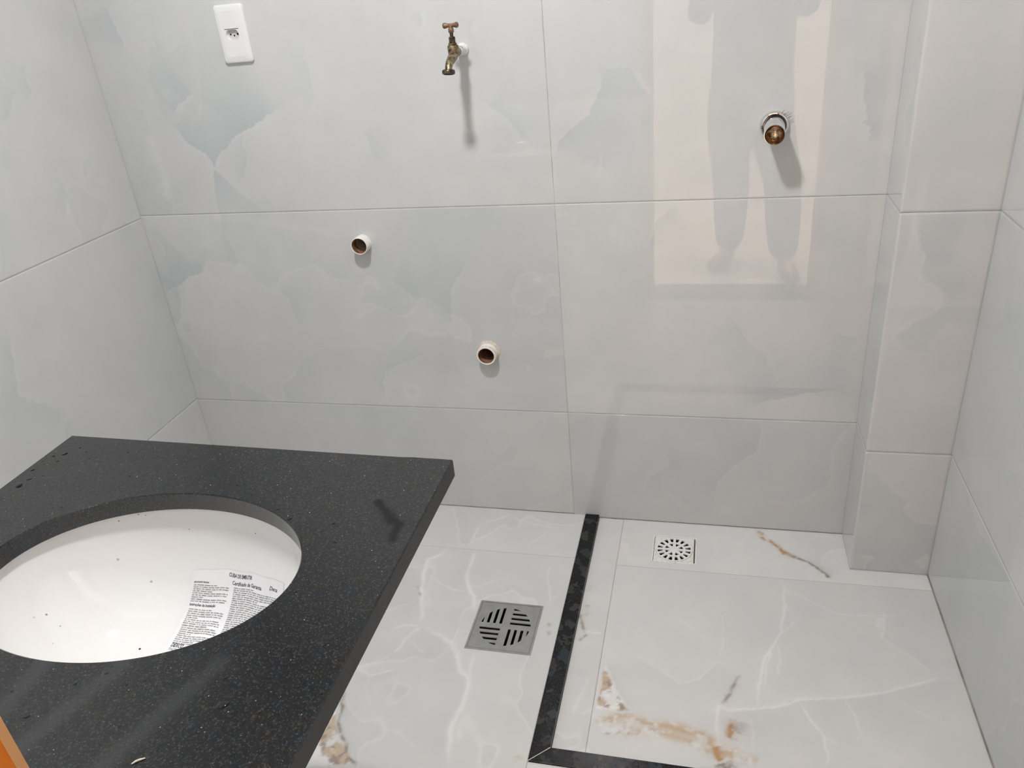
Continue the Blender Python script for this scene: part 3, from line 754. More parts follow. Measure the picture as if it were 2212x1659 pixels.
# ------------------------------------------------------------------ shower curb
curb = tag(empty('shower_curb', (1.2622, -.43, 0)), 'black granite strip laid flush in the floor around the shower area', 'curb')
ct = .0035
CX0, CX1, CY0, CY1 = 1.2420, 1.2830, -.8549, -.8165
def prism(poly, z0, z1):
    n = len(poly)
    v = [(x, y, z0) for x, y in poly] + [(x, y, z1) for x, y in poly]
    f = [tuple(reversed(range(n))), tuple(range(n, 2*n))] + [(i, (i+1) % n, n+(i+1) % n, n+i) for i in range(n)]
    return v, f
g = .0012
v, f = prism([(CX0, -.001), (CX0, CY0+g), (CX1, CY1+g), (CX1, -.001)], -.03, ct)
keep(MB().add(v, f).build('granite_strip', M_CURB, bevel=.0006), curb)
v, f = prism([(CX0+g, CY0), (XR-.001, CY0), (XR-.001, CY1), (CX1+g, CY1)], -.03, ct)
keep(MB().add(v, f).build('granite_strip', M_CURB, bevel=.0006), curb)
v, f = prism([(CX0, CY0), (CX0+g, CY0), (CX1+g, CY1), (CX1, CY1+g), (CX0, CY0+g)], -.03, ct-.0004)
keep(tag(MB().add(v, f).build('mitre_joint', M_CREAM), 'cream filler line across the mitred corner'), curb)

# ------------------------------------------------------------------ floor drains
def clip_poly(poly, inside, inter):
    out = []
    for i in range(len(poly)):
        a, b = poly[i-1], poly[i]
        if inside(b):
            if not inside(a): out.append(inter(a, b))
            out.append(b)
        elif inside(a): out.append(inter(a, b))
    return out
def clip_circle(poly, R, n=72):
    for k in range(n):
        t = 2*math.pi*(k+.5)/n; nx, ny = math.cos(t), math.sin(t)
        ins = lambda p: p[0]*nx + p[1]*ny <= R
        def inter(a, b):
            da, db = a[0]*nx + a[1]*ny - R, b[0]*nx + b[1]*ny - R
            s = da/(da-db); return (a[0] + (b[0]-a[0])*s, a[1] + (b[1]-a[1])*s)
        poly = clip_poly(poly, ins, inter)
        if len(poly) < 3: return None
    # drop points that coincide
    res = []
    for p in poly:
        if not res or math.hypot(p[0]-res[-1][0], p[1]-res[-1][1]) > 2e-5: res.append(p)
    return res if len(res) >= 3 else None

dcx, dcy = (DR[0]+DR[2])/2, (DR[1]+DR[3])/2
drain = tag(empty('floor_drain', (dcx, dcy, 0)), 'square steel floor drain grate with slots in four crossed quarters', 'drain')
hs = (DR[2]-DR[0])/2
vs, fs = curve_mesh([rect(-hs, -hs, hs, hs), rect(-hs+.005, -hs+.005, hs-.005, hs-.005)], .006)
MB().add(vs, fs, Matrix.Translation((0, 0, .0012))).build('frame', M_STEEL, drain)
loops = [rect(-hs+.0058, -hs+.0058, hs-.0058, hs-.0058)]
R0, pit, sw, off = .0655, .0165, .0072, .0080
for k in range(4):
    c0 = .0105 + k*pit
    bars = [
        rect(-c0-sw, off, -c0, .08),          # back left quarter: slots run away from the camera
        rect(.0105, c0-.002, .08, c0-.002+sw),        # back right quarter: slots run across
        rect(-.08, -c0+.002-sw, -.0105, -c0+.002),    # front left quarter
        rect(c0, -.08, c0+sw, -off)]          # front right quarter
    for bpoly in bars:
        cp = clip_circle(bpoly, R0)
        if cp: loops.append(cp)
vs, fs = curve_mesh(loops, .003)
MB().add(vs, fs, Matrix.Translation((0, 0, .0010))).build('grate', M_STEEL, drain)
well = MB()
q = hs-.007
well.box((-q, -q, -.075), (q, q, -.07)); well.box((-q, -q, -.07), (-q+.002, q, -.003)); well.box((q-.002, -q, -.07), (q, q, -.003)); well.box((-q, -q, -.07), (q, -q+.002, -.003)); well.box((-q, q-.002, -.07), (q, q, -.003))
well.build('drain_well', M_DARK, drain)

wcx, wcy = (DW[0]+DW[2])/2, (DW[1]+DW[3])/2
hx, hyy = (DW[2]-DW[0])/2, (DW[3]-DW[1])/2
wd = tag(empty('floor_drain', (wcx, wcy, zs)), 'white plastic floor drain with a round spoked grate beside the shower corner', 'drain')
vs, fs = curve_mesh([rect(-hx, -hyy, hx, hyy), rect(-hx+.004, -hyy+.004, hx-.004, hyy-.004)], .006)
MB().add(vs, fs, Matrix.Translation((0, 0, .0016))).build('frame', M_DRAIN_DIRTY, wd)
GR = .0475
vs, fs = curve_mesh([rect(-hx+.0055, -hyy+.0048, hx-.0080, hyy-.0048), circle(-.001, 0, GR+.0035, 48)], .006)
tag(MB().add(vs, fs, Matrix.Translation((0, 0, .0004))).build('surround', M_DRAIN_DIRTY, wd), 'stained plastic plate around the round grate')
loops = [circle(-.001, 0, GR+.003, 64)]
for n_, ra, rb, gap in ((8, .0125, .0255, .0036), (16, .0315, .0465, .0036)):
    for k in range(n_):
        a0 = 2*math.pi*k/n_; a1 = 2*math.pi*(k+1)/n_
        da, db = gap/ra, gap/rb
        inner = [(ra*math.cos(a0+da + (a1-a0-2*da)*t), ra*math.sin(a0+da + (a1-a0-2*da)*t)) for t in ((0, 1) if n_ == 16 else (.5,))]
        outer = [(rb*math.cos(a0+db + (a1-a0-2*db)*t), rb*math.sin(a0+db + (a1-a0-2*db)*t)) for t in (1, .75, .5, .25, 0)]
        loops.append([(x-.001, y) for x, y in inner + outer])
vs, fs = curve_mesh(loops, .0035)
MB().add(vs, fs, Matrix.Translation((0, 0, .0022))).build('grate', M_DRAIN, wd)
q = hyy-.007
well = MB().box((-q, -q, -.075), (q, q, -.07)).box((-q, -q, -.07), (-q+.002, q, -.006)).box((q-.002, -q, -.07), (q, q, -.006)).box((-q, -q, -.07), (q, -q+.002, -.006)).box((-q, q-.002, -.07), (q, q, -.006))
well.build('drain_well', M_DARK, wd)

# ------------------------------------------------------------------ granite vanity top with an oval cut-out
ZT, TH = .850, .0275
BC = (.8920, -1.2718); BA, BB = .2182, .1534
CORN = [(.5544, -.9845), (.5560, YF+.001), (1.2275, YF+.001), (1.2292, -.9980)]
def ray_rect(a):
    d = Vector((math.cos(a), math.sin(a))); best = None
    c = Vector(BC)
    for i in range(4):
        p, q_ = Vector(CORN[i]), Vector(CORN[(i+1) % 4]); e = q_-p
        den = d.x*e.y - d.y*e.x
        if abs(den) < 1e-9: continue
        w = p-c; t = (w.x*e.y - w.y*e.x)/den; s = (w.x*d.y - w.y*d.x)/den
        if t > 0 and -1e-6 <= s <= 1+1e-6 and (best is None or t < best): best = t
    return (c.x + d.x*best, c.y + d.y*best)
angs = [2*math.pi*k/160 for k in range(160)]
for cx_, cy_ in CORN: angs.append(math.atan2(cy_-BC[1], cx_-BC[0]) % (2*math.pi))
angs = sorted(set(round(a, 6) for a in angs))
counter = tag(empty('vanity_top', ((CORN[0][0]+CORN[3][0])/2, -1.37, ZT-TH)), 'wet black granite vanity top with an oval basin cut-out', 'countertop')
ch = .0016
rings = []
def ell(a, da, z):
    return (BC[0] + (BA+da)*math.cos(a), BC[1] + (BB+da)*math.sin(a), z)
def out(a, inset, z):
    x, y = ray_rect(a)
    if inset:
        mx_, my_ = (CORN[0][0]+CORN[3][0])/2, (CORN[0][1]+CORN[1][1])/2
        k = (x-mx_); l = (y-my_)
        x -= inset*(1 if k > .33 else -1 if k < -.33 else 0); y -= inset*(1 if l > .37 else -1 if l < -.37 else 0)
    return (x, y, z)
# ellipse parameter that shows under the same direction as the outline point
def epar(a): return math.atan2(math.sin(a)*BA, math.cos(a)*BB)
rows = [[ell(epar(a), 0, ZT-TH) for a in angs], [ell(epar(a), 0, ZT-ch) for a in angs], [ell(epar(a), ch, ZT) for a in angs],
        [out(a, ch, ZT) for a in angs], [out(a, 0, ZT-ch) for a in angs], [out(a, 0, ZT-TH) for a in angs]]
n = len(angs)
v = [p for r in rows for p in r]
def band(i, j): return [(i*n+k, j*n+k, j*n+(k+1) % n, i*n+(k+1) % n) for k in range(n)]
slab = MB().add(v, band(1, 2) + band(2, 3) + band(3, 4) + band(5, 0) + band(0, 1)).build('slab', M_GRANITE, None, smooth=True, angle=25)
keep(slab, counter)
edge = MB().add(rows[4] + rows[5], [(k, n+k, n+(k+1) % n, (k+1) % n) for k in range(n)]).build('sawn_edge', M_GRANITE_EDGE)
keep(tag(edge, 'dull sawn edge of the granite'), counter)

# water drops left on the stone
rnd = random.Random(4)
mb = MB()
def drop(x, y, r, z=ZT, ax=1.0, rot=0.0):
    prof = [(1.0, 0.0), (.9, .16), (.68, .30), (.36, .39), (0, .42)]
    M_ = Matrix.Translation((x, y, z)) @ Matrix.Rotation(rot, 4, 'Z') @ Matrix.Diagonal((r*ax, r, r*.75, 1))
    mb.lathe(prof, M_, n=12)
BIG = [(.587,-1.039,.0045),(.572,-1.047,.0030),(.568,-1.087,.0035),(.579,-1.127,.0055),(.583,-1.111,.0030),(1.022,-1.140,.0025),(1.049,-1.158,.0035),(1.114,-1.160,.0025),(1.133,-1.196,.0025),
       (1.127,-1.450,.0045),(1.241-.02,-1.42,.0025),(1.081,-1.518,.002),(.931,-1.494,.0025),(.60,-1.02,.002),(.575,-1.07,.002),(.592,-1.06,.0025),(.565,-1.062,.0018),(.60,-1.10,.002),(.62,-1.03,.0015)]
for x, y, r in BIG: drop(x, y, r, ax=rnd.uniform(1, 1.7), rot=rnd.uniform(0, 3))
k = 0
while k < 150:
    x, y = rnd.uniform(.57, 1.22), rnd.uniform(-1.60, -1.0)
    e = math.hypot((x-BC[0])/BA, (y-BC[1])/BB)
    if e < 1.03: continue
    if e > 1.35 and rnd.random() < .55: continue
    drop(x, y, rnd.choice([.0007, .0009, .0012, .0018]), ax=rnd.uniform(1, 1.4), rot=rnd.uniform(0, 3)); k += 1
keep(tag(mb.build('water_droplets', M_WATER, None, smooth=True), kind='stuff'), counter)
# pale thread lying near the front edge
tag(MB().tube([(1.078, -1.5245, ZT+.0008), (1.0805, -1.5215, ZT+.0012), (1.0835, -1.519, ZT+.001), (1.0872, -1.5168, ZT+.0008)], [.0006, .0010, .0010, .0005], n=8).build('plastic_scrap', M_CREAM, None, smooth=True),
    'small cream sliver lying on the black stone near the camera', 'scrap')

# ------------------------------------------------------------------ under-mounted oval basin
basin = tag(empty('wash_basin', (BC[0], BC[1], ZT-TH)), 'white glazed oval basin mounted under the black stone', 'basin')
QA, QB, DEP = .2235, .1585, .163
ZR = ZT-TH-.0004
def bowl_z(r): return ZR - DEP*(1-min(max(r, 0), 1)**3.0)**(1/1.6)
NB = 96
rs = [1.0, .998, .994, .988, .98, .97, .955, .935, .91, .88, .84, .79, .73, .66, .58, .49, .40, .30, .20, .11]
vb, fb = [], []
def ring(sx, sy, z):
    i = len(vb); vb.extend([(sx*math.cos(2*math.pi*k/NB), sy*math.sin(2*math.pi*k/NB), z) for k in range(NB)]); return i
def join(a, b):
    fb.extend([(a+k, a+(k+1) % NB, b+(k+1) % NB, b+k) for k in range(NB)])
off0 = ZT-TH
order = [ring(QA+.012, QB+.012, -off0+ZR-.012), ring(QA+.016, QB+.016, -off0+ZR-.004), ring(QA+.014, QB+.014, -off0+ZR), ring(QA+.003, QB+.003, -off0+ZR)]
for r in rs: order.append(ring(QA*r, QB*r, -off0+bowl_z(r)))
for a, b in zip(order[:-1], order[1:]): join(a, b)
# outside shell
o2 = [ring((QA+.010)*r, (QB+.010)*r, -off0+bowl_z(r)-.011) for r in rs]
join(o2[0], order[0])
for a, b in zip(o2[1:], o2[:-1]): join(a, b)
fb.append(tuple(o2[-1]+k for k in reversed(range(NB))))
MB().add(vb, fb).build('bowl', M_PORCELAIN, basin, smooth=True, angle=60)
MB().lathe([(.0285, .004), (.0285, .0065), (.024, .0075), (.019, .004), (.017, -.004), (0, -.006)], Matrix.Translation((0, 0, -DEP-.003)), n=40).build('drain_ring', M_CHROME, basin, smooth=True)

GRIT = [(.7575,-1.146,.0010),(.7832,-1.1336,.0010),(.7925,-1.1304,.0008),(.8505,-1.1211,.0008),(.9644,-1.1256,.0009),(.8129,-1.2438,.0016)]
def basin_surface(x, y, lift=0.0):
    r = math.hypot((x-BC[0])/QA, (y-BC[1])/QB)
    return bowl_z(r) + lift
# drops clinging inside the bowl
mb = MB()
for k in range(46):
    a = rnd.uniform(0, 2*math.pi); r = rnd.uniform(.2, .97)
    x, y = BC[0]+QA*r*math.cos(a), BC[1]+QB*r*math.sin(a)
    if x > .84 and r > .3: continue
    h = .003
    nx = (basin_surface(x+h, y)-basin_surface(x-h, y))/(2*h); ny = (basin_surface(x, y+h)-basin_surface(x, y-h))/(2*h)
    nrm = Vector((-nx, -ny, 1)).normalized()
    M_ = Matrix.Translation((x, y, basin_surface(x, y))) @ nrm.to_track_quat('Z', 'Y').to_matrix().to_4x4() @ Matrix.Diagonal((1, 1, .8, 1))
    rr_ = rnd.choice([.0008, .0012, .0018])
    mb.lathe([(rr_, 0), (rr_*.9, rr_*.2), (rr_*.6, rr_*.38), (0, rr_*.48)], M_, n=10)
keep(tag(mb.build('water_droplets', M_WATER, None, smooth=True), kind='stuff'), basin)

mb = MB()
for x, y, r in GRIT:
    mb.lathe([(r, 0), (r*.8, r*.5), (0, r*.8)], Matrix.Translation((x, y, basin_surface(x, y))), n=8)
keep(tag(mb.build('grit', M_DARK), kind='stuff'), basin)

# ------------------------------------------------------------------ wet leaflet stuck inside the bowl
PA, PB_, PH = Vector((.853, -1.1440)), Vector((1.0185, -1.1665)), .215
pu = PB_-PA; pw = pu.length; pu.normalize(); pv = Vector((-.05, -1)).normalized()
def leaf_xy(u, v):
    s = pu*(u*pw) + pv*(v*PH)
    return PA.x + s.x, PA.y + s.y + .0135*4*u*(1-u)*max(0.0, 1-.75*v)
def crease(u, v):
    return .0008*math.sin(23*u+4*v) + .0013*math.exp(-((v-.25-.05*u)/.016)**2)*(1-u*.6) + .0010*math.exp(-((u-.36)/.05)**2-((v-.03)/.03)**2) + .0007*math.sin(31*v+9*u)*u*(1-u)
def leaf_pt(u, v, lift=0.0):
    x, y = leaf_xy(u, v)
    return (x, y, basin_surface(x, y, .0022 + crease(u, v) + lift))
NU, NV = 44, 72
VMAX = .86
vv = [leaf_pt(i/NU, VMAX*j/NV) for i in range(NU+1) for j in range(NV+1)]
ff = [(i*(NV+1)+j, i*(NV+1)+j+1, (i+1)*(NV+1)+j+1, (i+1)*(NV+1)+j) for i in range(NU) for j in range(NV)]
n0 = len(vv)
vv += [(x, y, z-.0003) for x, y, z in vv]
ff += [tuple(n0+k for k in reversed(f)) for f in ff]
leaf = tag(empty('leaflet', (.93, -1.24, .665)), 'wet white printed warranty leaflet stuck inside the basin', 'leaflet')
keep(MB().add(vv, ff).build('sheet', M_PAPER, None, smooth=True, angle=80), leaf)
# length measured along the curved sheet, so that the print keeps its height on the slope
_v = np.linspace(-.02, 1.02, 300)
_p = np.array([leaf_pt(.30, q_)[1:] for q_ in _v])
_a = np.concatenate([[0], np.cumsum(np.linalg.norm(_p[1:]-_p[:-1], axis=1))])
def arc(v): return float(np.interp(v, _v, _a))
def plan(a): return float(np.interp(a, _a, _v))
def print_text(name, txt, u, v, width, hgt, shear=0.0, bold=0.0, mat=M_INK):
    cu = bpy.data.curves.new('print', 'FONT'); cu.body = txt; cu.size = 1.0; cu.shear = shear; cu.resolution_u = 2; cu.offset = bold
    o = bpy.data.objects.new('print', cu); COL.objects.link(o)
    dg = bpy.context.evaluated_depsgraph_get(); dg.update()
    me = bpy.data.meshes.new_from_object(o.evaluated_get(dg))
    vs = [(q.co.x, q.co.y) for q in me.vertices]; fs = [tuple(p.vertices) for p in me.polygons]
    bpy.data.objects.remove(o); bpy.data.curves.remove(cu); bpy.data.meshes.remove(me)
    k = width/max(x for x, y in vs)
    a0 = arc(v)
    pts = [leaf_pt(u + x*k, plan(a0 - y*hgt), .0004) for x, y in vs]
    return keep(mesh_obj(name, pts, fs, mat), leaf)
print_text('heading_print', 'CUBA DE EMBUTIR', .365, .022, .250, .0078, .12, .022)
print_text('heading_print', 'Certificado de Garantia', .405, .048, .325, .0080, 0, .016)
print_text('heading_print', 'Deca', .825, .040, .100, .0085, .25, .014)
print_text('heading_print', 'Informações técnicas', .025, .047, .140, .0042, 0, .02)
print_text('heading_print', 'Instruções de Instalação', .026, .150, .250, .0056, 0, .02)
print_text('heading_print', 'DEXCO', .036, .412, .108, .0085, .2, .022)
# the small print, too small to read: rows of word-length strokes
mb = MB()
def stroke(u0, u1, a, hgt):
    k = max(1, int((u1-u0)/.04))
    v0, v1 = plan(a+hgt/2), plan(a-hgt/2)
    for i in range(k):
        p, q_ = u0+(u1-u0)*i/k, u0+(u1-u0)*(i+1)/k
        mb.add([leaf_pt(p, v0, .00035), leaf_pt(q_, v0, .00035), leaf_pt(q_, v1, .00035), leaf_pt(p, v1, .00035)], [(0, 1, 2, 3)])
def lines(u0, u1, v0, v1, step, short, hgt=.00135):
    a, i = arc(v0), 0
    while a < arc(v1):
        end = u1 if i % short else u0 + (u1-u0)*rnd.uniform(.3, .75)
        u = u0
        while u < end-.01:
            w = rnd.uniform(.012, .07); stroke(u, min(u+w, end), a, hgt); u += w+.008
        a += step; i += 1
lines(.026, .375, .056, .132, .0030, 3)
lines(.032, .375, .168, .385, .0031, 4)
lines(.425, .985, .058, .84, .0029, 5)
lines(.036, .15, .424, .440, .0022, 9, .0010)
lines(.250, .39, .408, .420, .0022, 9, .0010)
lines(.045, .375, .470, .840, .0031, 4)
keep(tag(mb.build('small_print', M_INK_SOFT), kind='stuff'), leaf)

# ------------------------------------------------------------------ wall fittings on the back wall
MW = lambda x, y, z: Matrix.Translation((x, y, z)) @ Matrix.Rotation(math.radians(90), 4, 'X')   # local z points out of the wall (-y)

# switch plate with one socket
px0, px1, pz0, pz1 = .3915, .4712, 1.3365, 1.4690
plate = tag(empty('socket_plate', ((px0+px1)/2, 0, (pz0+pz1)/2)), 'white wall plate with one three-pin socket above the left pipe', 'socket')
pw_, ph_ = (px1-px0)/2, (pz1-pz0)/2
def rrect(w, h, r, n=7):
    pts = []
    for cx_, cy_, a0 in ((w-r, h-r, 0), (-w+r, h-r, 90), (-w+r, -h+r, 180), (w-r, -h+r, 270)):
        pts += [(cx_+r*math.cos(math.radians(a0+90*k/(n-1))), cy_+r*math.sin(math.radians(a0+90*k/(n-1)))) for k in range(n)]
    return pts
def stack(levels, cap=True):
    vs, fs = [], []; n = len(levels[0][0])
    for pts, z in levels: vs += [(x, y, z) for x, y in pts]
    for i in range(len(levels)-1):
        fs += [(i*n+k, i*n+(k+1) % n, (i+1)*n+(k+1) % n, (i+1)*n+k) for k in range(n)]
    fs.append(tuple(reversed(range(n))))
    if cap: fs.append(tuple((len(levels)-1)*n+k for k in range(n)))
    return vs, fs
RX = Matrix.Rotation(math.radians(90), 4, 'X')
# cover with a crowned inner panel, the socket recess going in behind it
lv = [(rrect(pw_, ph_, .008), 0), (rrect(pw_, ph_, .008), .0055), (rrect(pw_-.0012, ph_-.0012, .0075), .0075), (rrect(pw_-.004, ph_-.004, .007), .0088), (rrect(pw_-.0125, ph_-.0145, .010), .0098)]
vs, fs = stack(lv, cap=False)
MB().add(vs, fs[:-1], RX).build('cover', M_PLASTIC, plate, smooth=True, angle=35)
sx_, sz_ = .0002, -.0012
hexa = [(-.0188, 0), (-.0128, .0112), (.0128, .0112), (.0188, 0), (.0128, -.0112), (-.0128, -.0112)]
hexr = []
for i in range(6):
    a, b, c = Vector(hexa[i-1]), Vector(hexa[i]), Vector(hexa[(i+1) % 6])
    d1, d2 = (a-b).normalized(), (c-b).normalized()
    p, q_ = b+d1*.004, b+d2*.004
    for t in (0, .25, .5, .75, 1):
        hexr.append(tuple(p*(1-t)**2 + b*2*t*(1-t) + q_*t*t))
rim = [(sx_+x, sz_+y) for x, y in hexr]
inn = [(sx_+x*.94, sz_+y*.92) for x, y in hexr]
vs, fs = curve_mesh([rrect(pw_-.0124, ph_-.0144, .010), rim], .0012)
MB().add(vs, fs, RX @ Matrix.Translation((0, 0, .0100))).build('inner_panel', M_PLASTIC, plate)
nh = len(rim)
vs = [(x, y, .0100) for x, y in rim] + [(x, y, .0016) for x, y in inn]
fs = [(k, nh+k, nh+(k+1) % nh, (k+1) % nh) for k in range(nh)]
so = MB().add(vs, fs, RX).build('socket_recess', M_PLASTIC, plate, smooth=True)
vs, fs = stack([(inn, .0006), (inn, .0018)])
sf = MB().add(vs, fs, RX).build('socket_face', M_SOCKET, so)
pins = MB()
for hxp, hyp, hr in ((-.0095, .0006, .0022), (0, -.0024, .0021), (.0095, .0006, .0024)):
    pins.lathe([(hr, 0), (hr, .0004), (0, .0004)], RX @ Matrix.Translation((sx_+hxp, sz_+hyp, .0018)), n=16)
pins.build('pin_holes', M_DARK, so)
MB().box((-.0190, sz_+.0122, .0094), (.0192, sz_+.0135, .0102), RX).build('module_seam', M_DARK, plate)

# brass garden-type tap
TX, TZ = 1.0125, 1.3265
tap = tag(empty('wall_tap', (TX, 0, TZ)), 'tarnished brass garden tap with a small tee handle', 'tap')
L_ = lambda x, y, z: (x, y, z)
MB().lathe([(.0, .0), (.0142, .0), (.0148, .002), (.0132, .006), (.0114, .009), (.0108, .030), (.0112, .034), (.0104, .046), (.0, .046)], RX, n=28).build('sealed_nipple', M_TAPE, tap, smooth=True)
BY = -.075
mb = MB()
mb.tube([(0, -.042, 0), (0, -.050, 0), (0, -.066, 0)], [.0098, .0105, .0098], n=24)
mb.lathe([(0, -.0135), (.0070, -.0125), (.0105, -.008), (.0122, -.002), (.0126, .006), (.0126, .0115), (.0118, .0135), (.0096, .0142), (0, .0142)], Matrix.Translation((0, BY, .002)), n=28)
mb.build('valve_body', M_BRASS, tap, smooth=True)
sp = MB()
sp.tube([(0, BY-.002, -.006), (0, BY-.016, -.0095), (0, BY-.032, -.0150), (0, BY-.043, -.0205), (0, BY-.049, -.0265), (0, BY-.0515, -.0315)], [.0105, .0102, .0092, .0084, .0080, .0080], n=24)
sp.build('spout', M_BRASS, tap, smooth=True)
# ringed outlet at the end of the spout, tilted with it
tilt = Matrix.Translation((0, BY-.0515, -.0300)) @ Matrix.Rotation(math.radians(-14), 4, 'X')
MB().lathe([(.0070, .0), (.0128, -.0005), (.0142, -.002), (.0146, -.0055), (.0140, -.0088), (.0118, -.0098), (.0105, -.0085), (.0098, -.004), (0, -.004)], tilt, n=32).build('outlet_ring', M_BRASS_DARK, tap, smooth=True)
MB().lathe([(.0092, .0), (.0096, .0008), (.0096, .0040), (.0088, .0046), (0, .0046)], Matrix.Translation((0, BY, .0160)), n=24).build('collar', M_BRASS, tap, smooth=True)
MB().lathe([(.0074, 0), (.0077, .001), (.0077, .0115), (.0070, .0130), (0, .0130)], Matrix.Translation((0, BY, .0204)), n=6).build('bonnet_nut', M_BRASS_DARK, tap)
MB().lathe([(.0042, 0), (.0042, .0100), (0, .0100)], Matrix.Translation((0, BY, .0330)), n=20).build('stem', M_BRASS_DARK, tap, smooth=True)
hm = MB()
hm.lathe([(.0056, 0), (.0062, .0015), (.0062, .0065), (.0058, .0078), (.0050, .0105), (.0046, .0160), (.0038, .0185), (0, .0195)], Matrix.Translation((0, BY, .0415)), n=22)
hz = .0565
for sgn in (-1, 1):
    pts = [(sgn*x, BY, hz+.0005*0) for x in (.000, .005, .0095, .0140, .0172, .0188)]
    hm.tube(pts, [.0040, .0040, .0050, .0064, .0050, .0012], n=18)
tag(hm.build('tee_handle', M_COPPER, tap, smooth=True), 'worn brown tee handle')

# waste pipes left open
def waste_pipe(P, name, label, length, rr, ri, lip, mortar):
    t = tag(empty(name, (P[0], 0, P[1])), label, 'pipe')
    MB().lathe([(rr, -.11), (rr, length-.0012), (rr-.0008, length), (ri+.0006, length), (ri, length-.0010)], RX, n=44).build('pipe_wall', M_PVC, t, smooth=True)
    MB().lathe([(ri, length-.0010), (ri, -.02), (ri*.97, -.055), (ri*.75, -.082), (ri*.35, -.095), (0, -.098)], RX, n=44).build('pipe_inside', M_RUST, t, smooth=True)
    if lip:
        MB().lathe([(rr, length-.0030), (rr+.0014, length-.0036), (rr+.0016, length-.0075), (rr, length-.0080)], RX, n=44).build('rubber_lip', M_PVC_DIRTY, t, smooth=True)
    if mortar:
        n_ = 40; vs = []; fs = []
        rg = random.Random(8)
        rad = [rr + .0045 + .0035*rg.random() + (.002 if k in range(0, 14) else 0) for k in range(n_)]
        for k in range(n_):
            a = 2*math.pi*k/n_; c_, s_ = math.cos(a), math.sin(a)
            vs += [(rr*.99*c_, rr*.99*s_, .0045), ((rr+.002)*c_, (rr+.002)*s_, .0035), (rad[k]*c_, rad[k]*s_, .0002)]
        for k in range(n_):
            k2 = (k+1) % n_
            fs += [(3*k, 3*k+1, 3*k2+1, 3*k2), (3*k+1, 3*k+2, 3*k2+2, 3*k2+1)]
        tag(MB().add(vs, fs, RX).build('mortar_ring', M_PLASTER, t, smooth=True), 'rough beige mortar around the pipe')
    return t
waste_pipe(PIPE_A, 'waste_pipe', 'open white plastic pipe stub, the upper one on the wall', .031, PIPE_A[2], .0210, False, False)
waste_pipe(PIPE_B, 'waste_pipe', 'open white plastic pipe stub in rough mortar, the lower one', .029, PIPE_B[2]-.0008, .0228, True, True)

# chrome outlet in the shower zone
VX, VZ = 1.7178, 1.1200
ov = tag(empty('shower_outlet', (VX, 0, VZ)), 'chrome shower outlet stub with a bronze hollow end', 'outlet')
MB().lathe([(0, 0), (.0318, 0), (.0322, .003), (.0312, .0075), (.0288, .0115), (.0262, .0122), (.0258, .0100), (.0, .0100)], RX, n=48).build('flange', M_CHROME, ov, smooth=True)
MB().lathe([(.0252, .0085), (.0252, .0104), (.0232, .0106)], RX, n=48).build('seal_gap', M_DARK, ov, smooth=True)
tip = .083
TILT = RX @ Matrix.Translation((0, 0, .009)) @ Matrix.Rotation(math.radians(5.5), 4, Vector((.83, -.55, 0))) @ Matrix.Translation((0, 0, -.009))
MB().lathe([(.0228, .009), (.0224, .020), (.0222, tip-.002), (.0216, tip), (.0204, tip), (.0200, tip-.001)], TILT, n=48).build('stub', M_CHROME, ov, smooth=True)
MB().lathe([(.0200, tip-.001), (.0196, tip-.006), (.0180, tip-.013), (.0145, tip-.019), (.0085, tip-.0225), (0, tip-.0235)], TILT, n=48).build('hollow_end', M_BRONZE, ov, smooth=True)
fib = MB()
for k, (a, l_) in enumerate(((62, .010), (48, .012), (40, .016), (33, .013), (55, .008))):
    c_, s_ = math.cos(math.radians(a)), math.sin(math.radians(a))
    fib.tube([(.028*c_, .028*s_, .010), ((.028+l_*.5)*c_+.001*k, (.028+l_*.5)*s_, .011), ((.028+l_)*c_+.002, (.028+l_)*s_-.001*k, .009)], [.0008, .0006, .0003], n=6)
o = fib.build('sealing_fibre', M_RUST, ov)
o.data.transform(RX)

# ------------------------------------------------------------------ bathroom ceiling lamp and the added hall fill lights
def ceiling_light(loc, r, label, mdiff):
    t = tag(empty('ceiling_light', loc), label, 'ceiling light')
    MB().lathe([(r+.03, .035), (r+.03, .012), (r+.02, .006), (r, .006), (r, .012)], n=48).build('ring', M_PLASTIC, t, smooth=True)
    MB().lathe([(r, .012), (0, .012)], n=48).build('diffuser', mdiff, t)
    MB().lathe([(r+.028, .034), (0, .034)], n=48).build('back_plate', M_PLASTIC, t)
ceiling_light((LAMP[0], LAMP[1], H-.036), .08, 'round white ceiling light over the bathroom', M_LAMP)
for p, side_ in zip(HALL_FILLS, ('left', 'right')):
    ceiling_light((p[0], p[1], 2.464), .30, 'added unseen warm hall light on the %s of the doorway' % side_, M_HALLFILL)

# ------------------------------------------------------------------ person with a phone in the doorway (mirrored in the glossy wall)
def skin_mesh(joints, edges, root=0, sub=2):
    me = bpy.data.meshes.new('figure'); me.from_pydata([j[:3] for j in joints], edges, [])
    o = bpy.data.objects.new('figure', me); COL.objects.link(o)
    sk = o.modifiers.new('skin', 'SKIN'); sk.use_smooth_shade = True
    for i, j in enumerate(joints):
        d = me.skin_vertices[0].data[i]; d.radius = (j[3], j[4] if len(j) > 4 else j[3]); d.use_root = (i == root)
    ss = o.modifiers.new('sub', 'SUBSURF'); ss.levels = sub; ss.render_levels = sub
    dg = bpy.context.evaluated_depsgraph_get(); dg.update()
    m2 = bpy.data.meshes.new_from_object(o.evaluated_get(dg))
    vs = [tuple(v.co) for v in m2.vertices]; fs = [tuple(p.vertices) for p in m2.polygons]
    bpy.data.objects.remove(o); bpy.data.meshes.remove(me); bpy.data.meshes.remove(m2)
    return vs, fs

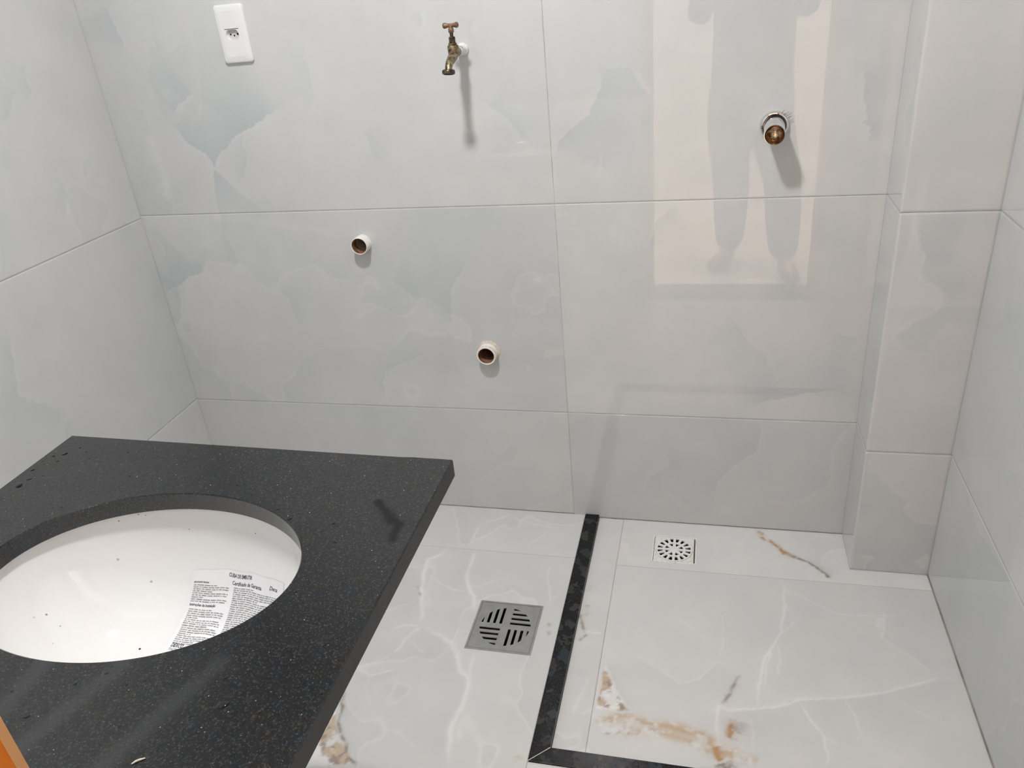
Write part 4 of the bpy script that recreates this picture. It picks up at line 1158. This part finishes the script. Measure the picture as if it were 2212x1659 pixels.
cx, cy = 1.765, -2.28
person = tag(empty('person', (cx, cy, 0)), 'person in dark grey long sleeves and trousers holding up a phone in the doorway', 'person')
J = [(cx, cy, .95, .135, .10), (cx, cy, 1.12, .125, .095), (cx, cy-.01, 1.30, .150, .105), (cx, cy, 1.42, .11, .085), (cx, cy+.01, 1.50, .050, .052), (cx, cy+.03, 1.56, .060, .070), (cx, cy+.035, 1.64, .072, .092), (cx, cy+.03, 1.72, .055, .070)]
E_ = [(i, i+1) for i in range(7)]
def chain(start, pts):
    i = start
    for p in pts:
        J.append(p); E_.append((i, len(J)-1)); i = len(J)-1
    return i
for sgn, kx, ky, ax_, ay, fx in ((-1, 1.690, .02, 1.690, -.03, 1.610), (1, 1.930, .10, 1.955, .17, 1.985)):
    chain(0, [(cx+sgn*.095, cy, .84, .088), (kx, cy+ky, .48, .058), ((kx+ax_)/2, cy+(ky+ay)/2, .28, .055), (ax_, cy+ay, .09, .036), ((ax_+fx)/2, cy+ay+.09, .05, .038, .032), (fx, cy+ay+.18, .035, .036, .026)])
WR = [(1.545, -2.005, 1.405), (1.715, -2.005, 1.400)]
chain(3, [(cx-.18, cy+.0, 1.42, .058), (1.500, cy+.05, 1.215, .046), (*WR[0], .027), (1.545, -1.965, 1.440, .030, .018)])
hl = len(J)-1
chain(3, [(cx+.18, cy+.0, 1.42, .058), (2.000, cy+.05, 1.215, .042), (*WR[1], .027), (1.712, -1.965, 1.440, .030, .018)])
hr_ = len(J)-1
vs, fs = skin_mesh(J, E_)
# fingers and thumbs curl round the phone
bodymb = MB().add(vs, fs)
for (hxp, hyp, hzp), sg in (((1.545, -1.965, 1.440), 1), ((1.712, -1.965, 1.440), -1)):
    for k, ln_ in enumerate((.060, .068, .064, .050)):
        b0 = Vector((hxp-sg*.006, hyp+.010, hzp-.030+.0185*k))
        pts = [b0-Vector((0, .02, 0)), b0 + Vector((-sg*.006, .022, .004)), b0 + Vector((sg*.006, .040, .006)), b0 + Vector((sg*.024, .046, .006))]
        v2, f2 = skin_mesh([(*p, r_) for p, r_ in zip(pts, (.0095, .0090, .0082, .0072))], [(0, 1), (1, 2), (2, 3)], sub=1)
        bodymb.add(v2, f2)
    b0 = Vector((hxp+sg*.008, hyp-.005, hzp+.018))
    v2, f2 = skin_mesh([(*p, r_) for p, r_ in zip([b0-Vector((sg*.01, .02, .02)), b0 + Vector((sg*.012, .008, .012)), b0 + Vector((sg*.030, .020, .014)), b0 + Vector((sg*.045, .026, .012))], (.011, .0105, .0095, .008))], [(0, 1), (1, 2), (2, 3)], sub=1)
    bodymb.add(v2, f2)
# face: nose, ears
bodymb.lathe([(0, -.02), (.010, -.012), (.012, 0), (.007, .014), (0, .026)], Matrix.Translation((cx, cy+.128, 1.615)) @ Matrix.Rotation(math.radians(12), 4, 'X'), n=12)
for sgn in (-1, 1):
    bodymb.lathe([(0, -.030), (.016, -.018), (.019, .004), (.014, .024), (0, .030)], Matrix.Translation((cx+sgn*.076, cy+.03, 1.63)) @ Matrix.Diagonal((.35, .8, 1, 1)), n=12)
keep(bodymb.build('body', M_SKIN, None, smooth=True, angle=80), person)
for sgn in (-1, 1):
    keep(MB().lathe([(0, -.0095), (.008, -.005), (.0095, 0), (.008, .005), (0, .0095)], Matrix.Translation((cx+sgn*.032, cy+.118, 1.648)), n=14).build('eye', M_HAIR, None, smooth=True), person)
keep(MB().box((cx-.024, cy+.119, 1.572), (cx+.024, cy+.124, 1.580)).build('mouth', M_RUST, None, bevel=.002), person)
hv, hf = skin_mesh([(cx, cy+.005, 1.62, .074, .082), (cx, cy+.010, 1.69, .080, .094), (cx, cy+.015, 1.735, .066, .080)], [(0, 1), (1, 2)], root=1)
keep(MB().add(hv, hf).build('hair', M_HAIR, None, smooth=True), person)
# clothing
J2 = [(cx, cy, .99, .195, .130), (cx, cy, .90, .215, .140), (cx, cy, .79, .215, .140)]
E2 = [(0, 1), (1, 2)]
for kx, ky, ax_, ay, sgn in ((1.688, .02, 1.690, -.03, -1), (1.930, .10, 1.955, .17, 1)):
    i = 2
    for p in ((cx+sgn*.105, cy, .68, .125), (kx, cy+ky, .48, .098), ((kx+ax_)/2, cy+(ky+ay)/2, .25, .092), (ax_, cy+ay, .075, .070)):
        J2.append(p); E2.append((i, len(J2)-1)); i = len(J2)-1
v2, f2 = skin_mesh(J2, E2, root=0)
keep(MB().add(v2, f2).build('trousers', M_TROUSERS, None, smooth=True), person)
J3 = [(cx, cy, .90, .225, .145), (cx, cy, 1.10, .205, .132), (cx, cy-.01, 1.30, .205, .135), (cx, cy, 1.43, .120, .095)]
E3 = [(0, 1), (1, 2), (2, 3)]
for sx2, ex in ((cx-.19, 1.505), (cx+.19, 2.005)):
    J3.append((sx2, cy, 1.42, .078)); E3.append((3, len(J3)-1))
    J3.append((ex, cy+.045, 1.22, .062)); E3.append((len(J3)-2, len(J3)-1))
    wq = WR[0] if ex < cx else WR[1]
    J3.append((wq[0]+(ex-wq[0])*.2, wq[1]-.045, wq[2]-.04, .042)); E3.append((len(J3)-2, len(J3)-1))
v2, f2 = skin_mesh(J3, E3, root=1)
keep(MB().add(v2, f2).build('shirt', M_SHIRT, None, smooth=True), person)
for fx0, fx1, ay in ((1.695, 1.600, -.03), (1.955, 1.988, .17)):
    v2, f2 = skin_mesh([(fx0+.005, cy+ay-.03, .045, .042, .038), ((fx0+fx1)/2, cy+ay+.08, .042, .048, .036), (fx1, cy+ay+.20, .034, .044, .028)], [(0, 1), (1, 2)], root=1)
    keep(MB().add(v2, f2).build('shoe', M_SHOE, None, smooth=True), person)
# the phone the picture was taken with
R3 = Euler(cam.rotation_euler).to_matrix()
pc = Vector(cam.location) + R3 @ Vector((.045, -.018, .016))
phone = tag(MB().add(*stack([(rrect(.080, .0375, .008), -.004), (rrect(.080, .0375, .008), .004)])).build('smartphone', M_PHONE, None, bevel=.0012), 'dark phone held up by the person in the doorway', 'phone')
phone.location = pc
phone.rotation_euler = cam.rotation_euler
